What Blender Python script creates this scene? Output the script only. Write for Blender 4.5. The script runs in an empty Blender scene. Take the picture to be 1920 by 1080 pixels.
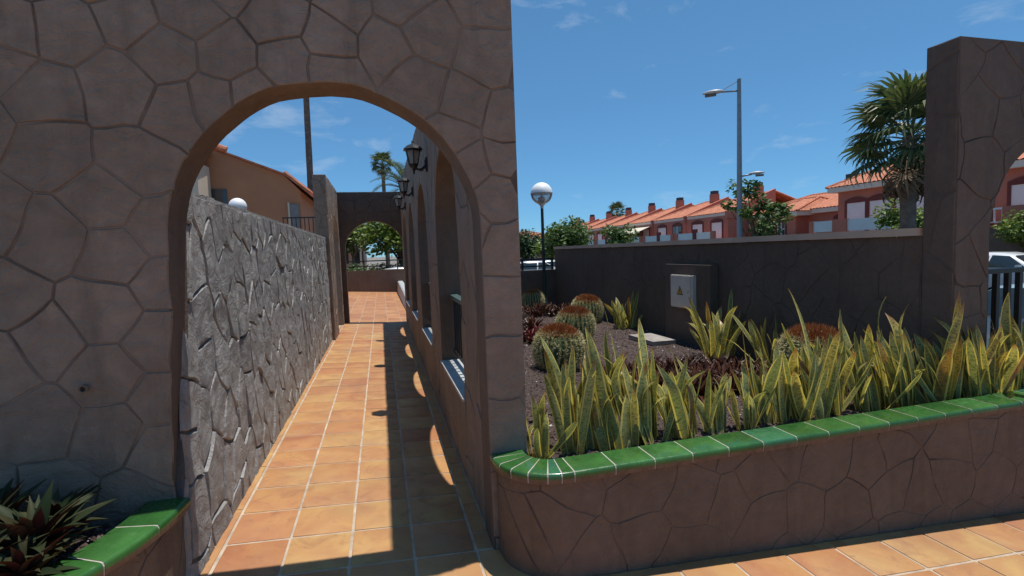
import bpy, bmesh, math, random
from mathutils import Vector, Matrix, noise
from mathutils.geometry import delaunay_2d_cdt

# ------------------------------------------------------------------ camera, sky, sun
scene = bpy.context.scene
COL = scene.collection
V = Vector
R = math.radians

YAW, PITCH, ROLL, FPX = R(14.53), R(-4.24), R(2.18), 940.5
fw = V((math.sin(YAW)*math.cos(PITCH), math.cos(YAW)*math.cos(PITCH), math.sin(PITCH)))
rt0 = V((math.cos(YAW), -math.sin(YAW), 0))
up0 = rt0.cross(fw)
rt = rt0*math.cos(ROLL) - up0*math.sin(ROLL)
up = up0*math.cos(ROLL) + rt0*math.sin(ROLL)
cam_data = bpy.data.cameras.new('camera')
cam_data.sensor_width = 36.0
cam_data.lens = FPX/1920*36
cam_data.clip_start = 0.05
cam_data.clip_end = 3000
cam = bpy.data.objects.new('camera', cam_data)
COL.objects.link(cam)
m = Matrix((rt, up, -fw)).transposed().to_4x4()
m.translation = V((0, 0, 1.55))
cam.matrix_world = m
scene.camera = cam

SUN = V((0.173, 0.050, 1.0)).normalized()
world = bpy.data.worlds.new('World')
scene.world = world
world.use_nodes = True
wt = world.node_tree
wt.nodes.clear()
wo = wt.nodes.new('ShaderNodeOutputWorld')
bg = wt.nodes.new('ShaderNodeBackground')
sky = wt.nodes.new('ShaderNodeTexSky')
sky.sky_type = 'NISHITA'
sky.sun_disc = False
sky.sun_elevation = math.asin(SUN.z)
sky.sun_rotation = math.atan2(SUN.x, SUN.y)
sky.altitude = 3000
sky.air_density = 1.0
sky.dust_density = 0.0
sky.ozone_density = 10.0
bg.inputs['Strength'].default_value = 0.088
# thin scattered cirrus over the whole sky
tc = wt.nodes.new('ShaderNodeTexCoord')
mp = wt.nodes.new('ShaderNodeMapping')
mp.inputs['Scale'].default_value = (5.0, 5.0, 13.0)
mp.inputs['Location'].default_value = (3.783, 14.251, 15.864)
nz = wt.nodes.new('ShaderNodeTexNoise')
nz.inputs['Scale'].default_value = 1.6
nz.inputs['Detail'].default_value = 9
nz.inputs['Roughness'].default_value = 0.58
nz.inputs['Distortion'].default_value = 0.35
rp = wt.nodes.new('ShaderNodeValToRGB')
rp.color_ramp.elements[0].position = 0.60
rp.color_ramp.elements[0].color = (0, 0, 0, 1)
rp.color_ramp.elements[1].position = 0.86
rp.color_ramp.elements[1].color = (0.44, 0.44, 0.44, 1)
mx = wt.nodes.new('ShaderNodeMixRGB')
mx.inputs['Color2'].default_value = (5.6, 6.2, 6.9, 1)
wt.links.new(tc.outputs['Generated'], mp.inputs['Vector'])
wt.links.new(mp.outputs['Vector'], nz.inputs['Vector'])
wt.links.new(nz.outputs['Fac'], rp.inputs['Fac'])
wt.links.new(rp.outputs['Color'], mx.inputs['Fac'])
# softer falloff towards the horizon and the deep clear blue of the day
gm_ = wt.nodes.new('ShaderNodeGamma')
gm_.inputs['Gamma'].default_value = 0.6
tn = wt.nodes.new('ShaderNodeMixRGB')
tn.blend_type = 'MULTIPLY'
tn.inputs['Fac'].default_value = 1.0
tn.inputs['Color2'].default_value = (0.97, 1.68, 2.04, 1)
wt.links.new(sky.outputs['Color'], gm_.inputs['Color'])
wt.links.new(gm_.outputs['Color'], tn.inputs['Color1'])
wt.links.new(tn.outputs['Color'], mx.inputs['Color1'])
wt.links.new(mx.outputs['Color'], bg.inputs['Color'])
wt.links.new(bg.outputs['Background'], wo.inputs['Surface'])

sun_data = bpy.data.lights.new('sun', 'SUN')
sun_data.energy = 3.6
sun_data.angle = R(0.55)
sun_data.color = (1.0, 0.955, 0.89)
sun = bpy.data.objects.new('sun', sun_data)
COL.objects.link(sun)
sun.rotation_euler = SUN.to_track_quat('Z', 'Y').to_euler()
sun.location = (10, 5, 40)

scene.view_settings.view_transform = 'Standard'
scene.view_settings.look = 'None'
scene.view_settings.exposure = 0.45
scene.view_settings.gamma = 1.0
scene.view_settings.use_curve_mapping = False
scene.cycles.max_bounces = 8
scene.cycles.transparent_max_bounces = 24

# ------------------------------------------------------------------ materials
def new_mat(name):
    mt = bpy.data.materials.new(name)
    mt.use_nodes = True
    nt = mt.node_tree
    b = nt.nodes['Principled BSDF']
    return mt, nt, b

def node(nt, kind, **kw):
    n = nt.nodes.new(kind)
    for k, v in kw.items():
        if k in n.inputs:
            n.inputs[k].default_value = v
        else:
            setattr(n, k, v)
    return n

def ramp(nt, src, stops):
    r = nt.nodes.new('ShaderNodeValToRGB')
    el = r.color_ramp.elements
    while len(el) < len(stops):
        el.new(0.5)
    for e, (p, c) in zip(el, stops):
        e.position = p
        e.color = (*c, 1) if len(c) == 3 else c
    nt.links.new(src, r.inputs['Fac'])
    return r

def mix(nt, fac, a, b, mode='MIX'):
    n = nt.nodes.new('ShaderNodeMixRGB')
    n.blend_type = mode
    for s, v in (('Fac', fac), ('Color1', a), ('Color2', b)):
        if hasattr(v, 'is_output'):
            nt.links.new(v, n.inputs[s])
        elif isinstance(v, (int, float)):
            n.inputs[s].default_value = v
        else:
            n.inputs[s].default_value = (*v, 1)
    return n.outputs['Color']

def bump(nt, b, src, strength, dist=0.01, prev=None):
    n = nt.nodes.new('ShaderNodeBump')
    n.inputs['Strength'].default_value = strength
    n.inputs['Distance'].default_value = dist
    nt.links.new(src, n.inputs['Height'])
    if prev is not None:
        nt.links.new(prev, n.inputs['Normal'])
    nt.links.new(n.outputs['Normal'], b.inputs['Normal'])
    return n.outputs['Normal']

def coords(nt, kind='Object', rand=False):
    """object coordinates, shifted by the object's random number when asked"""
    t = nt.nodes.new('ShaderNodeTexCoord')
    if kind == 'World':
        g = nt.nodes.new('ShaderNodeNewGeometry')
        return g.outputs['Position']
    if not rand:
        return t.outputs[kind]
    oi = nt.nodes.new('ShaderNodeObjectInfo')
    mu = nt.nodes.new('ShaderNodeVectorMath')
    mu.operation = 'MULTIPLY_ADD'
    nt.links.new(oi.outputs['Random'], mu.inputs[0])
    mu.inputs[1].default_value = (37.0, 91.0, 53.0)
    nt.links.new(t.outputs[kind], mu.inputs[2])
    return mu.outputs[0]

def nz_node(nt, vec, scale, detail=4, rough=0.55, dist=0.0):
    n = nt.nodes.new('ShaderNodeTexNoise')
    n.inputs['Scale'].default_value = scale
    n.inputs['Detail'].default_value = detail
    n.inputs['Roughness'].default_value = rough
    n.inputs['Distortion'].default_value = dist
    nt.links.new(vec, n.inputs['Vector'])
    return n.outputs['Fac']

def obj_random(nt):
    return nt.nodes.new('ShaderNodeObjectInfo').outputs['Random']

def stucco(name, c1, c2, c3, bs=0.5, rough=0.82, fine=90, rvar=0.06):
    mt, nt, b = new_mat(name)
    w = coords(nt, 'World')
    a = nz_node(nt, w, 1.7, 6, 0.6)
    col = ramp(nt, a, [(0.32, c1), (0.55, c2), (0.75, c3)]).outputs['Color']
    f = nz_node(nt, w, 14, 6, 0.7)
    col = mix(nt, 0.35, col, ramp(nt, f, [(0.3, (0.62, 0.62, 0.62)), (0.7, (1.3, 1.3, 1.3))]).outputs['Color'], 'MULTIPLY')
    rv = ramp(nt, obj_random(nt), [(0.0, (1-rvar,)*3), (0.5, (1.0, 0.99, 0.98)), (1.0, (1+rvar, 1+rvar*0.9, 1+rvar*0.7))]).outputs['Color']
    col = mix(nt, 1.0, col, rv, 'MULTIPLY')
    # rain streaks and scuffs
    sv = node(nt, 'ShaderNodeVectorMath', operation='MULTIPLY')
    nt.links.new(w, sv.inputs[0]); sv.inputs[1].default_value = (9.0, 9.0, 0.8)
    streak = nz_node(nt, sv.outputs[0], 1.0, 5, 0.6)
    col = mix(nt, ramp(nt, streak, [(0.52, (0, 0, 0)), (0.75, (0.5, 0.5, 0.5))]).outputs['Color'], col, tuple(q*0.62 for q in c1))
    sc = nz_node(nt, w, 5.0, 7, 0.75, 1.2)
    col = mix(nt, ramp(nt, sc, [(0.60, (0, 0, 0)), (0.72, (0.45, 0.45, 0.45))]).outputs['Color'], col, tuple(min(1, q*1.25) for q in c3))
    nt.links.new(col, b.inputs['Base Color'])
    b.inputs['Roughness'].default_value = rough
    b.inputs['Specular IOR Level'].default_value = 0.35
    n1 = bump(nt, b, nz_node(nt, w, 7, 8, 0.66, 1.4), bs*1.5, 0.025)
    bump(nt, b, nz_node(nt, w, fine, 3, 0.6), bs*0.6, 0.004, n1)
    return mt

M = {}
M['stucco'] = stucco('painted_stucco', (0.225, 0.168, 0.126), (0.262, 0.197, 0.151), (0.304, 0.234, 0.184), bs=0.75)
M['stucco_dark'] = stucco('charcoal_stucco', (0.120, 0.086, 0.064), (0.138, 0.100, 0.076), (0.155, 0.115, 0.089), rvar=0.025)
M['stucco_grey'] = stucco('grey_stucco', (0.25, 0.245, 0.235), (0.335, 0.33, 0.32), (0.40, 0.395, 0.385), bs=1.0, rough=0.68, rvar=0.10)
M['stucco_planter'] = stucco('brown_planter_stucco', (0.140, 0.094, 0.065), (0.165, 0.113, 0.081), (0.188, 0.132, 0.097), rvar=0.025)
def groove_mat(name, dark, light, lo, hi):
    """joint mortar: open and dark in places, slurried over with wall paint in others"""
    mt, nt, b = new_mat(name)
    w = coords(nt, 'World')
    a = nz_node(nt, w, 2.6, 3, 0.55)
    nt.links.new(ramp(nt, a, [(lo, dark), (hi, light)]).outputs['Color'], b.inputs['Base Color'])
    b.inputs['Roughness'].default_value = 0.9
    bump(nt, b, nz_node(nt, w, 60, 3, 0.6), 0.5, 0.004)
    return mt
M['groove'] = groove_mat('groove_mortar', (0.100, 0.073, 0.057), (0.215, 0.162, 0.124), 0.36, 0.58)
M['reveal'] = stucco('shaded_reveal_stucco', (0.122, 0.086, 0.063), (0.145, 0.104, 0.077), (0.175, 0.128, 0.097))  # darkened copy of the wall stucco; dimmer light under the arch put into its colour
M['groove_dark'] = groove_mat('groove_mortar_dark', (0.034, 0.027, 0.024), (0.132, 0.096, 0.074), 0.34, 0.52)
M['groove_planter'] = groove_mat('groove_mortar_planter', (0.045, 0.031, 0.025), (0.156, 0.105, 0.073), 0.30, 0.46)
M['groove_grey'] = stucco('rough_wall_mortar', (0.075, 0.068, 0.064), (0.10, 0.092, 0.087), (0.125, 0.115, 0.11))

def terracotta():
    mt, nt, b = new_mat('terracotta_tile')
    v = coords(nt, 'Object', True)
    a = nz_node(nt, v, 3.2, 4, 0.55, 0.5)
    col = ramp(nt, a, [(0.30, (0.385, 0.159, 0.074)), (0.48, (0.444, 0.204, 0.085)), (0.66, (0.488, 0.255, 0.104))]).outputs['Color']
    rv = ramp(nt, obj_random(nt), [(0.0, (0.88, 0.80, 0.82)), (0.25, (0.95, 0.97, 0.95)), (0.6, (0.99, 1.10, 1.04)), (1.0, (1.03, 1.25, 1.18))]).outputs['Color']
    col = mix(nt, 1.0, col, rv, 'MULTIPLY')
    st = nz_node(nt, v, 6.5, 5, 0.65, 1.0)
    col = mix(nt, ramp(nt, st, [(0.54, (0, 0, 0)), (0.72, (0.55, 0.55, 0.55))]).outputs['Color'], col, (0.222, 0.096, 0.048))
    sp = nz_node(nt, v, 60, 3, 0.6)
    col = mix(nt, ramp(nt, sp, [(0.62, (0, 0, 0)), (0.75, (0.5, 0.5, 0.5))]).outputs['Color'], col, (0.488, 0.318, 0.185))
    w = coords(nt, 'World')
    dirt = nz_node(nt, w, 1.1, 6, 0.7)
    col = mix(nt, ramp(nt, dirt, [(0.46, (0, 0, 0)), (0.72, (0.5, 0.5, 0.5))]).outputs['Color'], col, (0.266, 0.155, 0.096))
    nt.links.new(col, b.inputs['Base Color'])
    nt.links.new(ramp(nt, st, [(0.3, (0.42,)*3), (0.7, (0.68,)*3)]).outputs['Color'], b.inputs['Roughness'])
    b.inputs['Specular IOR Level'].default_value = 0.4
    n1 = bump(nt, b, nz_node(nt, v, 7, 4, 0.5), 0.35, 0.01)
    bump(nt, b, nz_node(nt, v, 120, 3, 0.6), 0.25, 0.002, n1)
    return mt
M['tile'] = terracotta()

def simple(name, col, rough=0.6, metal=0.0, var=0.15, scale=12, bs=0.15, spec=0.5, dist=0.005, rnd=0.0, trans=0.0, coat=0.0):
    mt, nt, b = new_mat(name)
    v = coords(nt, 'Object', True)
    a = nz_node(nt, v, scale, 5, 0.6)
    lo = tuple(c*(1-var) for c in col)
    hi = tuple(min(1, c*(1+var)) for c in col)
    c = ramp(nt, a, [(0.3, lo), (0.7, hi)]).outputs['Color']
    if rnd:
        rv = ramp(nt, obj_random(nt), [(0, (1-rnd,)*3), (1, (1+rnd,)*3)]).outputs['Color']
        c = mix(nt, 1.0, c, rv, 'MULTIPLY')
    nt.links.new(c, b.inputs['Base Color'])
    b.inputs['Roughness'].default_value = rough
    b.inputs['Metallic'].default_value = metal
    b.inputs['Specular IOR Level'].default_value = spec
    b.inputs['Transmission Weight'].default_value = trans
    b.inputs['Coat Weight'].default_value = coat
    if bs:
        bump(nt, b, nz_node(nt, v, scale*3, 4, 0.6), bs, dist)
    return mt

M['grout'] = simple('floor_grout', (0.429, 0.348, 0.266), 0.9, var=0.28, scale=9, bs=0.3)
M['white_grout'] = simple('white_grout', (0.42, 0.39, 0.33), 0.85, var=0.15, scale=30)
M['clay'] = simple('unglazed_clay_edge', (0.15, 0.088, 0.05), 0.75, var=0.3, scale=25)

def glaze():
    mt, nt, b = new_mat('green_glaze')
    v = coords(nt, 'Object', True)
    rv = ramp(nt, obj_random(nt), [(0.0, (0.025, 0.092, 0.019)), (0.5, (0.033, 0.115, 0.025)), (0.85, (0.044, 0.137, 0.033)), (1.0, (0.022, 0.122, 0.074))]).outputs['Color']
    a = nz_node(nt, v, 7, 5, 0.6)
    col = mix(nt, 1.0, rv, ramp(nt, a, [(0.3, (0.75,)*3), (0.7, (1.25,)*3)]).outputs['Color'], 'MULTIPLY')
    d = nz_node(nt, v, 30, 6, 0.7)
    col = mix(nt, ramp(nt, d, [(0.6, (0, 0, 0)), (0.78, (0.35,)*3)]).outputs['Color'], col, (0.18, 0.17, 0.10))
    nt.links.new(col, b.inputs['Base Color'])
    nt.links.new(ramp(nt, d, [(0.4, (0.16,)*3), (0.75, (0.5,)*3)]).outputs['Color'], b.inputs['Roughness'])
    bump(nt, b, nz_node(nt, v, 5, 3, 0.5), 0.25, 0.01)
    return mt
M['glaze'] = glaze()

def ground_mat(name, stops, scale, rough=0.95, bs=0.8, dist=0.02):
    mt, nt, b = new_mat(name)
    w = coords(nt, 'World')
    a = nz_node(nt, w, scale, 8, 0.7)
    c = ramp(nt, a, stops).outputs['Color']
    big = nz_node(nt, w, scale*0.05, 4, 0.6)
    c = mix(nt, 0.6, c, ramp(nt, big, [(0.3, (0.7,)*3), (0.7, (1.25,)*3)]).outputs['Color'], 'MULTIPLY')
    nt.links.new(c, b.inputs['Base Color'])
    b.inputs['Roughness'].default_value = rough
    bump(nt, b, a, bs, dist)
    return mt
M['soil'] = ground_mat('soil', [(0.3, (0.036, 0.022, 0.018)), (0.55, (0.068, 0.044, 0.036)), (0.75, (0.112, 0.076, 0.064))], 40)
M['asphalt'] = ground_mat('asphalt', [(0.3, (0.045, 0.045, 0.047)), (0.7, (0.075, 0.074, 0.073))], 60, bs=0.4, dist=0.005)
M['pavement'] = ground_mat('pavement', [(0.3, (0.17, 0.155, 0.13)), (0.7, (0.23, 0.205, 0.175))], 30, bs=0.2, dist=0.004)

def gravel_mat():
    mt, nt, b = new_mat('volcanic_gravel')
    g = nt.nodes.new('ShaderNodeNewGeometry')
    c = ramp(nt, g.outputs['Random Per Island'], [(0.0, (0.036, 0.022, 0.019)), (0.45, (0.088, 0.052, 0.044)), (0.8, (0.144, 0.100, 0.088)), (0.975, (0.192, 0.160, 0.144)), (0.99, (0.6, 0.58, 0.55))]).outputs['Color']
    nt.links.new(c, b.inputs['Base Color'])
    b.inputs['Roughness'].default_value = 0.9
    return mt
M['gravel'] = gravel_mat()

M['black_metal'] = simple('black_painted_iron', (0.012, 0.014, 0.014), 0.42, var=0.3, scale=20, bs=0.1)
M['green_metal'] = simple('dark_green_painted_steel', (0.010, 0.026, 0.024), 0.38, var=0.25, scale=12, bs=0.05)
M['rail_green'] = simple('grey_green_painted_rail', (0.06, 0.10, 0.092), 0.4, var=0.2, scale=14, bs=0.08)
M['sill'] = simple('pale_grey_sill_paint', (0.42, 0.43, 0.42), 0.6, var=0.18, scale=10, bs=0.25)
M['galv'] = simple('galvanised_steel', (0.23, 0.25, 0.27), 0.45, metal=0.3, var=0.12, scale=6, bs=0.05)
M['lamp_head'] = simple('grey_lamp_housing', (0.42, 0.42, 0.42), 0.4, var=0.1, scale=8, bs=0.05)
M['lamp_lens'] = simple('lamp_lens', (0.10, 0.085, 0.06), 0.2, var=0.2, scale=10, bs=0)
M['cabinet'] = simple('weathered_white_cabinet', (0.66, 0.59, 0.50), 0.5, var=0.06, scale=5, bs=0.05)
M['cabinet_edge'] = simple('cabinet_side', (0.56, 0.50, 0.43), 0.5, var=0.06, scale=5, bs=0.05)
M['sign_yellow'] = simple('warning_yellow', (0.55, 0.30, 0.06), 0.5, var=0.1, bs=0)
M['sign_black'] = simple('warning_black', (0.03, 0.02, 0.02), 0.5, var=0.1, bs=0)
M['globe_white'] = simple('opal_globe', (0.82, 0.82, 0.82), 0.5, var=0.03, scale=4, bs=0)
M['fitting'] = simple('lamp_fitting', (0.40, 0.38, 0.36), 0.5, var=0.1, bs=0)
M['slab'] = simple('concrete_cover', (0.30, 0.27, 0.24), 0.9, var=0.25, scale=9, bs=0.5)
M['cap'] = simple('wall_cap_paint', (0.58, 0.43, 0.32), 0.85, var=0.15, scale=3, bs=0.4)
M['rock'] = simple('pale_rock', (0.34, 0.33, 0.31), 0.9, var=0.35, scale=9, bs=0.8, dist=0.02)
M['hose'] = simple('drip_hose', (0.02, 0.018, 0.017), 0.5, bs=0)

def glass_mat(name, col, alpha_like=0.5, rough=0.05):
    mt, nt, b = new_mat(name)
    out = nt.nodes['Material Output']
    tr = nt.nodes.new('ShaderNodeBsdfTransparent')
    tr.inputs['Color'].default_value = (*col, 1)
    gl = nt.nodes.new('ShaderNodeBsdfGlossy')
    gl.inputs['Roughness'].default_value = rough
    fr = nt.nodes.new('ShaderNodeFresnel')
    fr.inputs['IOR'].default_value = 1.25
    b.inputs['Base Color'].default_value = (*col, 1)
    b.inputs['Roughness'].default_value = rough
    m1 = nt.nodes.new('ShaderNodeMixShader')
    m1.inputs['Fac'].default_value = alpha_like
    m2 = nt.nodes.new('ShaderNodeMixShader')
    nt.links.new(tr.outputs[0], m1.inputs[1])
    nt.links.new(b.outputs[0], m1.inputs[2])
    nt.links.new(fr.outputs[0], m2.inputs['Fac'])
    nt.links.new(m1.outputs[0], m2.inputs[1])
    nt.links.new(gl.outputs[0], m2.inputs[2])
    nt.links.new(m2.outputs[0], out.inputs['Surface'])
    return mt
M['clear_glass'] = glass_mat('clear_lamp_glass', (0.72, 0.75, 0.76), 0.25)
M['lantern_glass'] = glass_mat('dusty_lantern_glass', (0.62, 0.62, 0.58), 0.35, 0.15)

def leaf_shader(nt, b, col, trans=0.3, tint=(1.0, 1.0, 0.6)):
    """principled surface with some light coming through the blade"""
    out = nt.nodes['Material Output']
    nt.links.new(col, b.inputs['Base Color'])
    t = nt.nodes.new('ShaderNodeBsdfTranslucent')
    nt.links.new(mix(nt, 1.0, col, tint, 'MULTIPLY'), t.inputs['Color'])
    m1 = nt.nodes.new('ShaderNodeMixShader')
    m1.inputs['Fac'].default_value = trans
    nt.links.new(b.outputs[0], m1.inputs[1])
    nt.links.new(t.outputs[0], m1.inputs[2])
    nt.links.new(m1.outputs[0], out.inputs['Surface'])

def snake_mat():
    mt, nt, b = new_mat('snake_plant_leaf')
    uv = nt.nodes.new('ShaderNodeTexCoord').outputs['UV']
    sep = nt.nodes.new('ShaderNodeSeparateXYZ')
    nt.links.new(uv, sep.inputs[0])
    # across the blade: 0 at the middle, 1 at the margins
    s1 = node(nt, 'ShaderNodeMath', operation='SUBTRACT'); nt.links.new(sep.outputs['X'], s1.inputs[0]); s1.inputs[1].default_value = 0.5
    s2 = node(nt, 'ShaderNodeMath', operation='ABSOLUTE'); nt.links.new(s1.outputs[0], s2.inputs[0])
    s3 = node(nt, 'ShaderNodeMath', operation='MULTIPLY'); nt.links.new(s2.outputs[0], s3.inputs[0]); s3.inputs[1].default_value = 2.0
    oc = coords(nt, 'Object', True)
    wob = nz_node(nt, oc, 9, 3, 0.6)
    s4 = node(nt, 'ShaderNodeMath', operation='MULTIPLY_ADD'); nt.links.new(wob, s4.inputs[0]); s4.inputs[1].default_value = 0.25; nt.links.new(s3.outputs[0], s4.inputs[2])
    margin = ramp(nt, s4.outputs[0], [(0.84, (0, 0, 0)), (0.90, (1, 1, 1))]).outputs['Color']
    # cross bands
    cmb = nt.nodes.new('ShaderNodeCombineXYZ')
    mv = node(nt, 'ShaderNodeMath', operation='MULTIPLY'); nt.links.new(sep.outputs['Y'], mv.inputs[0]); mv.inputs[1].default_value = 58.0
    mu = node(nt, 'ShaderNodeMath', operation='MULTIPLY'); nt.links.new(sep.outputs['X'], mu.inputs[0]); mu.inputs[1].default_value = 3.0
    nt.links.new(mu.outputs[0], cmb.inputs[0]); nt.links.new(mv.outputs[0], cmb.inputs[1])
    nt.links.new(obj_random(nt), cmb.inputs[2])
    sc = node(nt, 'ShaderNodeVectorMath', operation='MULTIPLY'); nt.links.new(cmb.outputs[0], sc.inputs[0]); sc.inputs[1].default_value = (1, 1, 60)
    band = nz_node(nt, sc.outputs[0], 1.0, 5, 0.65, 0.8)
    rnd = obj_random(nt)
    light = ramp(nt, rnd, [(0.0, (0.27, 0.31, 0.12)), (0.45, (0.38, 0.385, 0.14)), (0.8, (0.50, 0.45, 0.14)), (0.92, (0.60, 0.46, 0.11)), (0.96, (0.50, 0.24, 0.06)), (1.0, (0.36, 0.17, 0.06))]).outputs['Color']
    body = mix(nt, ramp(nt, band, [(0.40, (1, 1, 1)), (0.52, (0, 0, 0))]).outputs['Color'], light, (0.12, 0.15, 0.065))
    col = mix(nt, margin, body, (0.86, 0.70, 0.19))
    # dry tips
    tip = node(nt, 'ShaderNodeMath', operation='MULTIPLY_ADD'); nt.links.new(wob, tip.inputs[0]); tip.inputs[1].default_value = 0.16; nt.links.new(sep.outputs['Y'], tip.inputs[2])
    rr = node(nt, 'ShaderNodeMath', operation='MULTIPLY_ADD'); nt.links.new(rnd, rr.inputs[0]); rr.inputs[1].default_value = 0.13; nt.links.new(tip.outputs[0], rr.inputs[2])
    dry = node(nt, 'ShaderNodeMath', operation='SUBTRACT'); nt.links.new(rr.outputs[0], dry.inputs[0]); dry.inputs[1].default_value = 0.35
    col = mix(nt, ramp(nt, dry.outputs[0], [(0.70, (0, 0, 0)), (0.80, (0.85,)*3)]).outputs['Color'], col, (0.34, 0.15, 0.06))
    b.inputs['Roughness'].default_value = 0.36
    b.inputs['Specular IOR Level'].default_value = 0.45
    bump(nt, b, band, 0.12, 0.002)
    leaf_shader(nt, b, col, 0.42, (1.0, 0.95, 0.55))
    return mt
M['snake'] = snake_mat()

def foliage(name, stops, trans=0.28, rough=0.5, island=True, spec=0.4):
    mt, nt, b = new_mat(name)
    if island:
        g = nt.nodes.new('ShaderNodeNewGeometry')
        src = g.outputs['Random Per Island']
    else:
        src = obj_random(nt)
    c = ramp(nt, src, stops).outputs['Color']
    b.inputs['Roughness'].default_value = rough
    b.inputs['Specular IOR Level'].default_value = spec
    leaf_shader(nt, b, c, trans)
    return mt
M['leaf_green'] = foliage('mid_green_leaves', [(0, (0.045, 0.09, 0.022)), (0.6, (0.085, 0.15, 0.036)), (1, (0.14, 0.21, 0.055))])
M['leaf_dark'] = foliage('dark_green_leaves', [(0, (0.022, 0.052, 0.020)), (0.6, (0.04, 0.085, 0.030)), (1, (0.07, 0.12, 0.045))])
M['leaf_bright'] = foliage('bright_green_leaves', [(0, (0.09, 0.155, 0.022)), (0.6, (0.16, 0.235, 0.036)), (1, (0.24, 0.29, 0.06))])
M['leaf_palm'] = foliage('palm_blades', [(0, (0.05, 0.08, 0.03)), (0.6, (0.09, 0.125, 0.045)), (1, (0.16, 0.175, 0.075))], 0.25, 0.4)
M['leaf_dead'] = foliage('dead_palm_blades', [(0, (0.10, 0.065, 0.04)), (0.6, (0.16, 0.11, 0.07)), (1, (0.22, 0.16, 0.10))], 0.12, 0.8)
M['leaf_red'] = foliage('reddish_rosette_leaves', [(0, (0.040, 0.016, 0.013)), (0.5, (0.085, 0.030, 0.020)), (0.85, (0.14, 0.055, 0.026)), (1, (0.16, 0.095, 0.04))], 0.2, 0.4)
M['leaf_crimson'] = foliage('crimson_rosette_leaves', [(0, (0.12, 0.018, 0.022)), (0.6, (0.20, 0.03, 0.03)), (1, (0.26, 0.10, 0.05))], 0.25, 0.4)
M['rhoeo_top'] = foliage('rosette_leaf_upper', [(0, (0.018, 0.030, 0.012)), (0.5, (0.032, 0.042, 0.018)), (1, (0.060, 0.055, 0.026))], 0.10, 0.55, island=False, spec=0.12)
M['rhoeo_under'] = foliage('rosette_leaf_underside', [(0, (0.070, 0.015, 0.016)), (0.5, (0.115, 0.030, 0.022)), (1, (0.15, 0.06, 0.03))], 0.10, 0.55, island=False, spec=0.12)
M['flowers'] = foliage('orange_blossom', [(0, (0.45, 0.13, 0.03)), (1, (0.6, 0.3, 0.06))])
M['bark'] = simple('bark', (0.13, 0.095, 0.07), 0.95, var=0.4, scale=8, bs=0.8, dist=0.03)
M['palm_bark'] = simple('palm_bark', (0.14, 0.11, 0.085), 0.95, var=0.4, scale=6, bs=0.9, dist=0.03)
M['cactus'] = simple('cactus_skin', (0.085, 0.130, 0.050), 0.55, var=0.25, scale=8, bs=0.1)
M['spine'] = foliage('pale_spines', [(0, (0.52, 0.46, 0.22)), (0.6, (0.68, 0.61, 0.33)), (1, (0.78, 0.72, 0.46))], 0.15, 0.6)
M['wool'] = foliage('orange_brown_spines', [(0, (0.24, 0.07, 0.025)), (0.5, (0.42, 0.14, 0.042)), (1, (0.55, 0.26, 0.09))], 0.15, 0.7)

M['house_red'] = simple('terracotta_render', (0.50, 0.175, 0.112), 0.9, var=0.10, scale=0.8, bs=0.1)
M['house_darkred'] = simple('dark_red_trim', (0.17, 0.040, 0.030), 0.8, var=0.15, scale=1.5, bs=0.1)
M['cornice'] = simple('cream_cornice', (0.82, 0.66, 0.52), 0.85, var=0.06, scale=1, bs=0.1)
M['roof'] = simple('clay_roof_tile', (0.46, 0.165, 0.088), 0.85, var=0.32, scale=3.0, bs=0.4, dist=0.03)
M['shutter'] = simple('white_roller_shutter', (0.84, 0.77, 0.70), 0.6, var=0.05, scale=2, bs=0.05)
M['panel'] = simple('pale_balcony_panel', (0.62, 0.66, 0.64), 0.4, var=0.06, scale=1, bs=0.03)
M['dark_glass'] = simple('dark_window_glass', (0.03, 0.035, 0.04), 0.12, var=0.2, scale=2, bs=0, spec=0.8)
M['house_orange'] = simple('ochre_orange_render', (0.40, 0.19, 0.10), 0.9, var=0.10, scale=0.7, bs=0.12)
M['house_cream'] = simple('cream_render', (0.56, 0.47, 0.36), 0.9, var=0.08, scale=0.7, bs=0.1)
M['grey_wood'] = simple('grey_shutter', (0.17, 0.18, 0.18), 0.6, var=0.15, scale=4, bs=0.1)
M['pink_render'] = simple('pale_pink_render', (0.56, 0.40, 0.33), 0.9, var=0.08, scale=0.7, bs=0.1)
M['chimney_cap'] = simple('chimney_cap', (0.05, 0.05, 0.055), 0.7, var=0.2, scale=3, bs=0.2)
M['awning'] = simple('cream_awning', (0.68, 0.60, 0.46), 0.8, var=0.06, scale=3, bs=0.05)
M['car_white'] = simple('white_car_paint', (0.72, 0.73, 0.74), 0.25, var=0.02, scale=1, bs=0, coat=0.6)
M['car_silver'] = simple('silver_car_paint', (0.40, 0.44, 0.47), 0.28, metal=0.4, var=0.03, scale=1, bs=0, coat=0.6)
M['car_blue'] = simple('pale_blue_car_paint', (0.34, 0.47, 0.56), 0.25, var=0.03, scale=1, bs=0, coat=0.6)
M['car_glass'] = simple('car_glass', (0.025, 0.035, 0.04), 0.06, var=0.1, scale=1, bs=0, spec=0.9)
M['tyre'] = simple('tyre_rubber', (0.02, 0.02, 0.02), 0.85, var=0.2, scale=10, bs=0.2)
M['rim'] = simple('alloy_rim', (0.45, 0.46, 0.47), 0.3, metal=0.8, var=0.1, scale=5, bs=0)
M['red_lens'] = simple('red_lens', (0.35, 0.02, 0.02), 0.15, var=0.1, bs=0)
M['head_lens'] = simple('headlight_lens', (0.6, 0.62, 0.64), 0.1, var=0.1, bs=0)

# ------------------------------------------------------------------ building helpers
def tag(o, label=None, cat=None, group=None, kind=None):
    if label: o['label'] = label
    if cat: o['category'] = cat
    if group: o['group'] = group
    if kind: o['kind'] = kind
    return o

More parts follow.
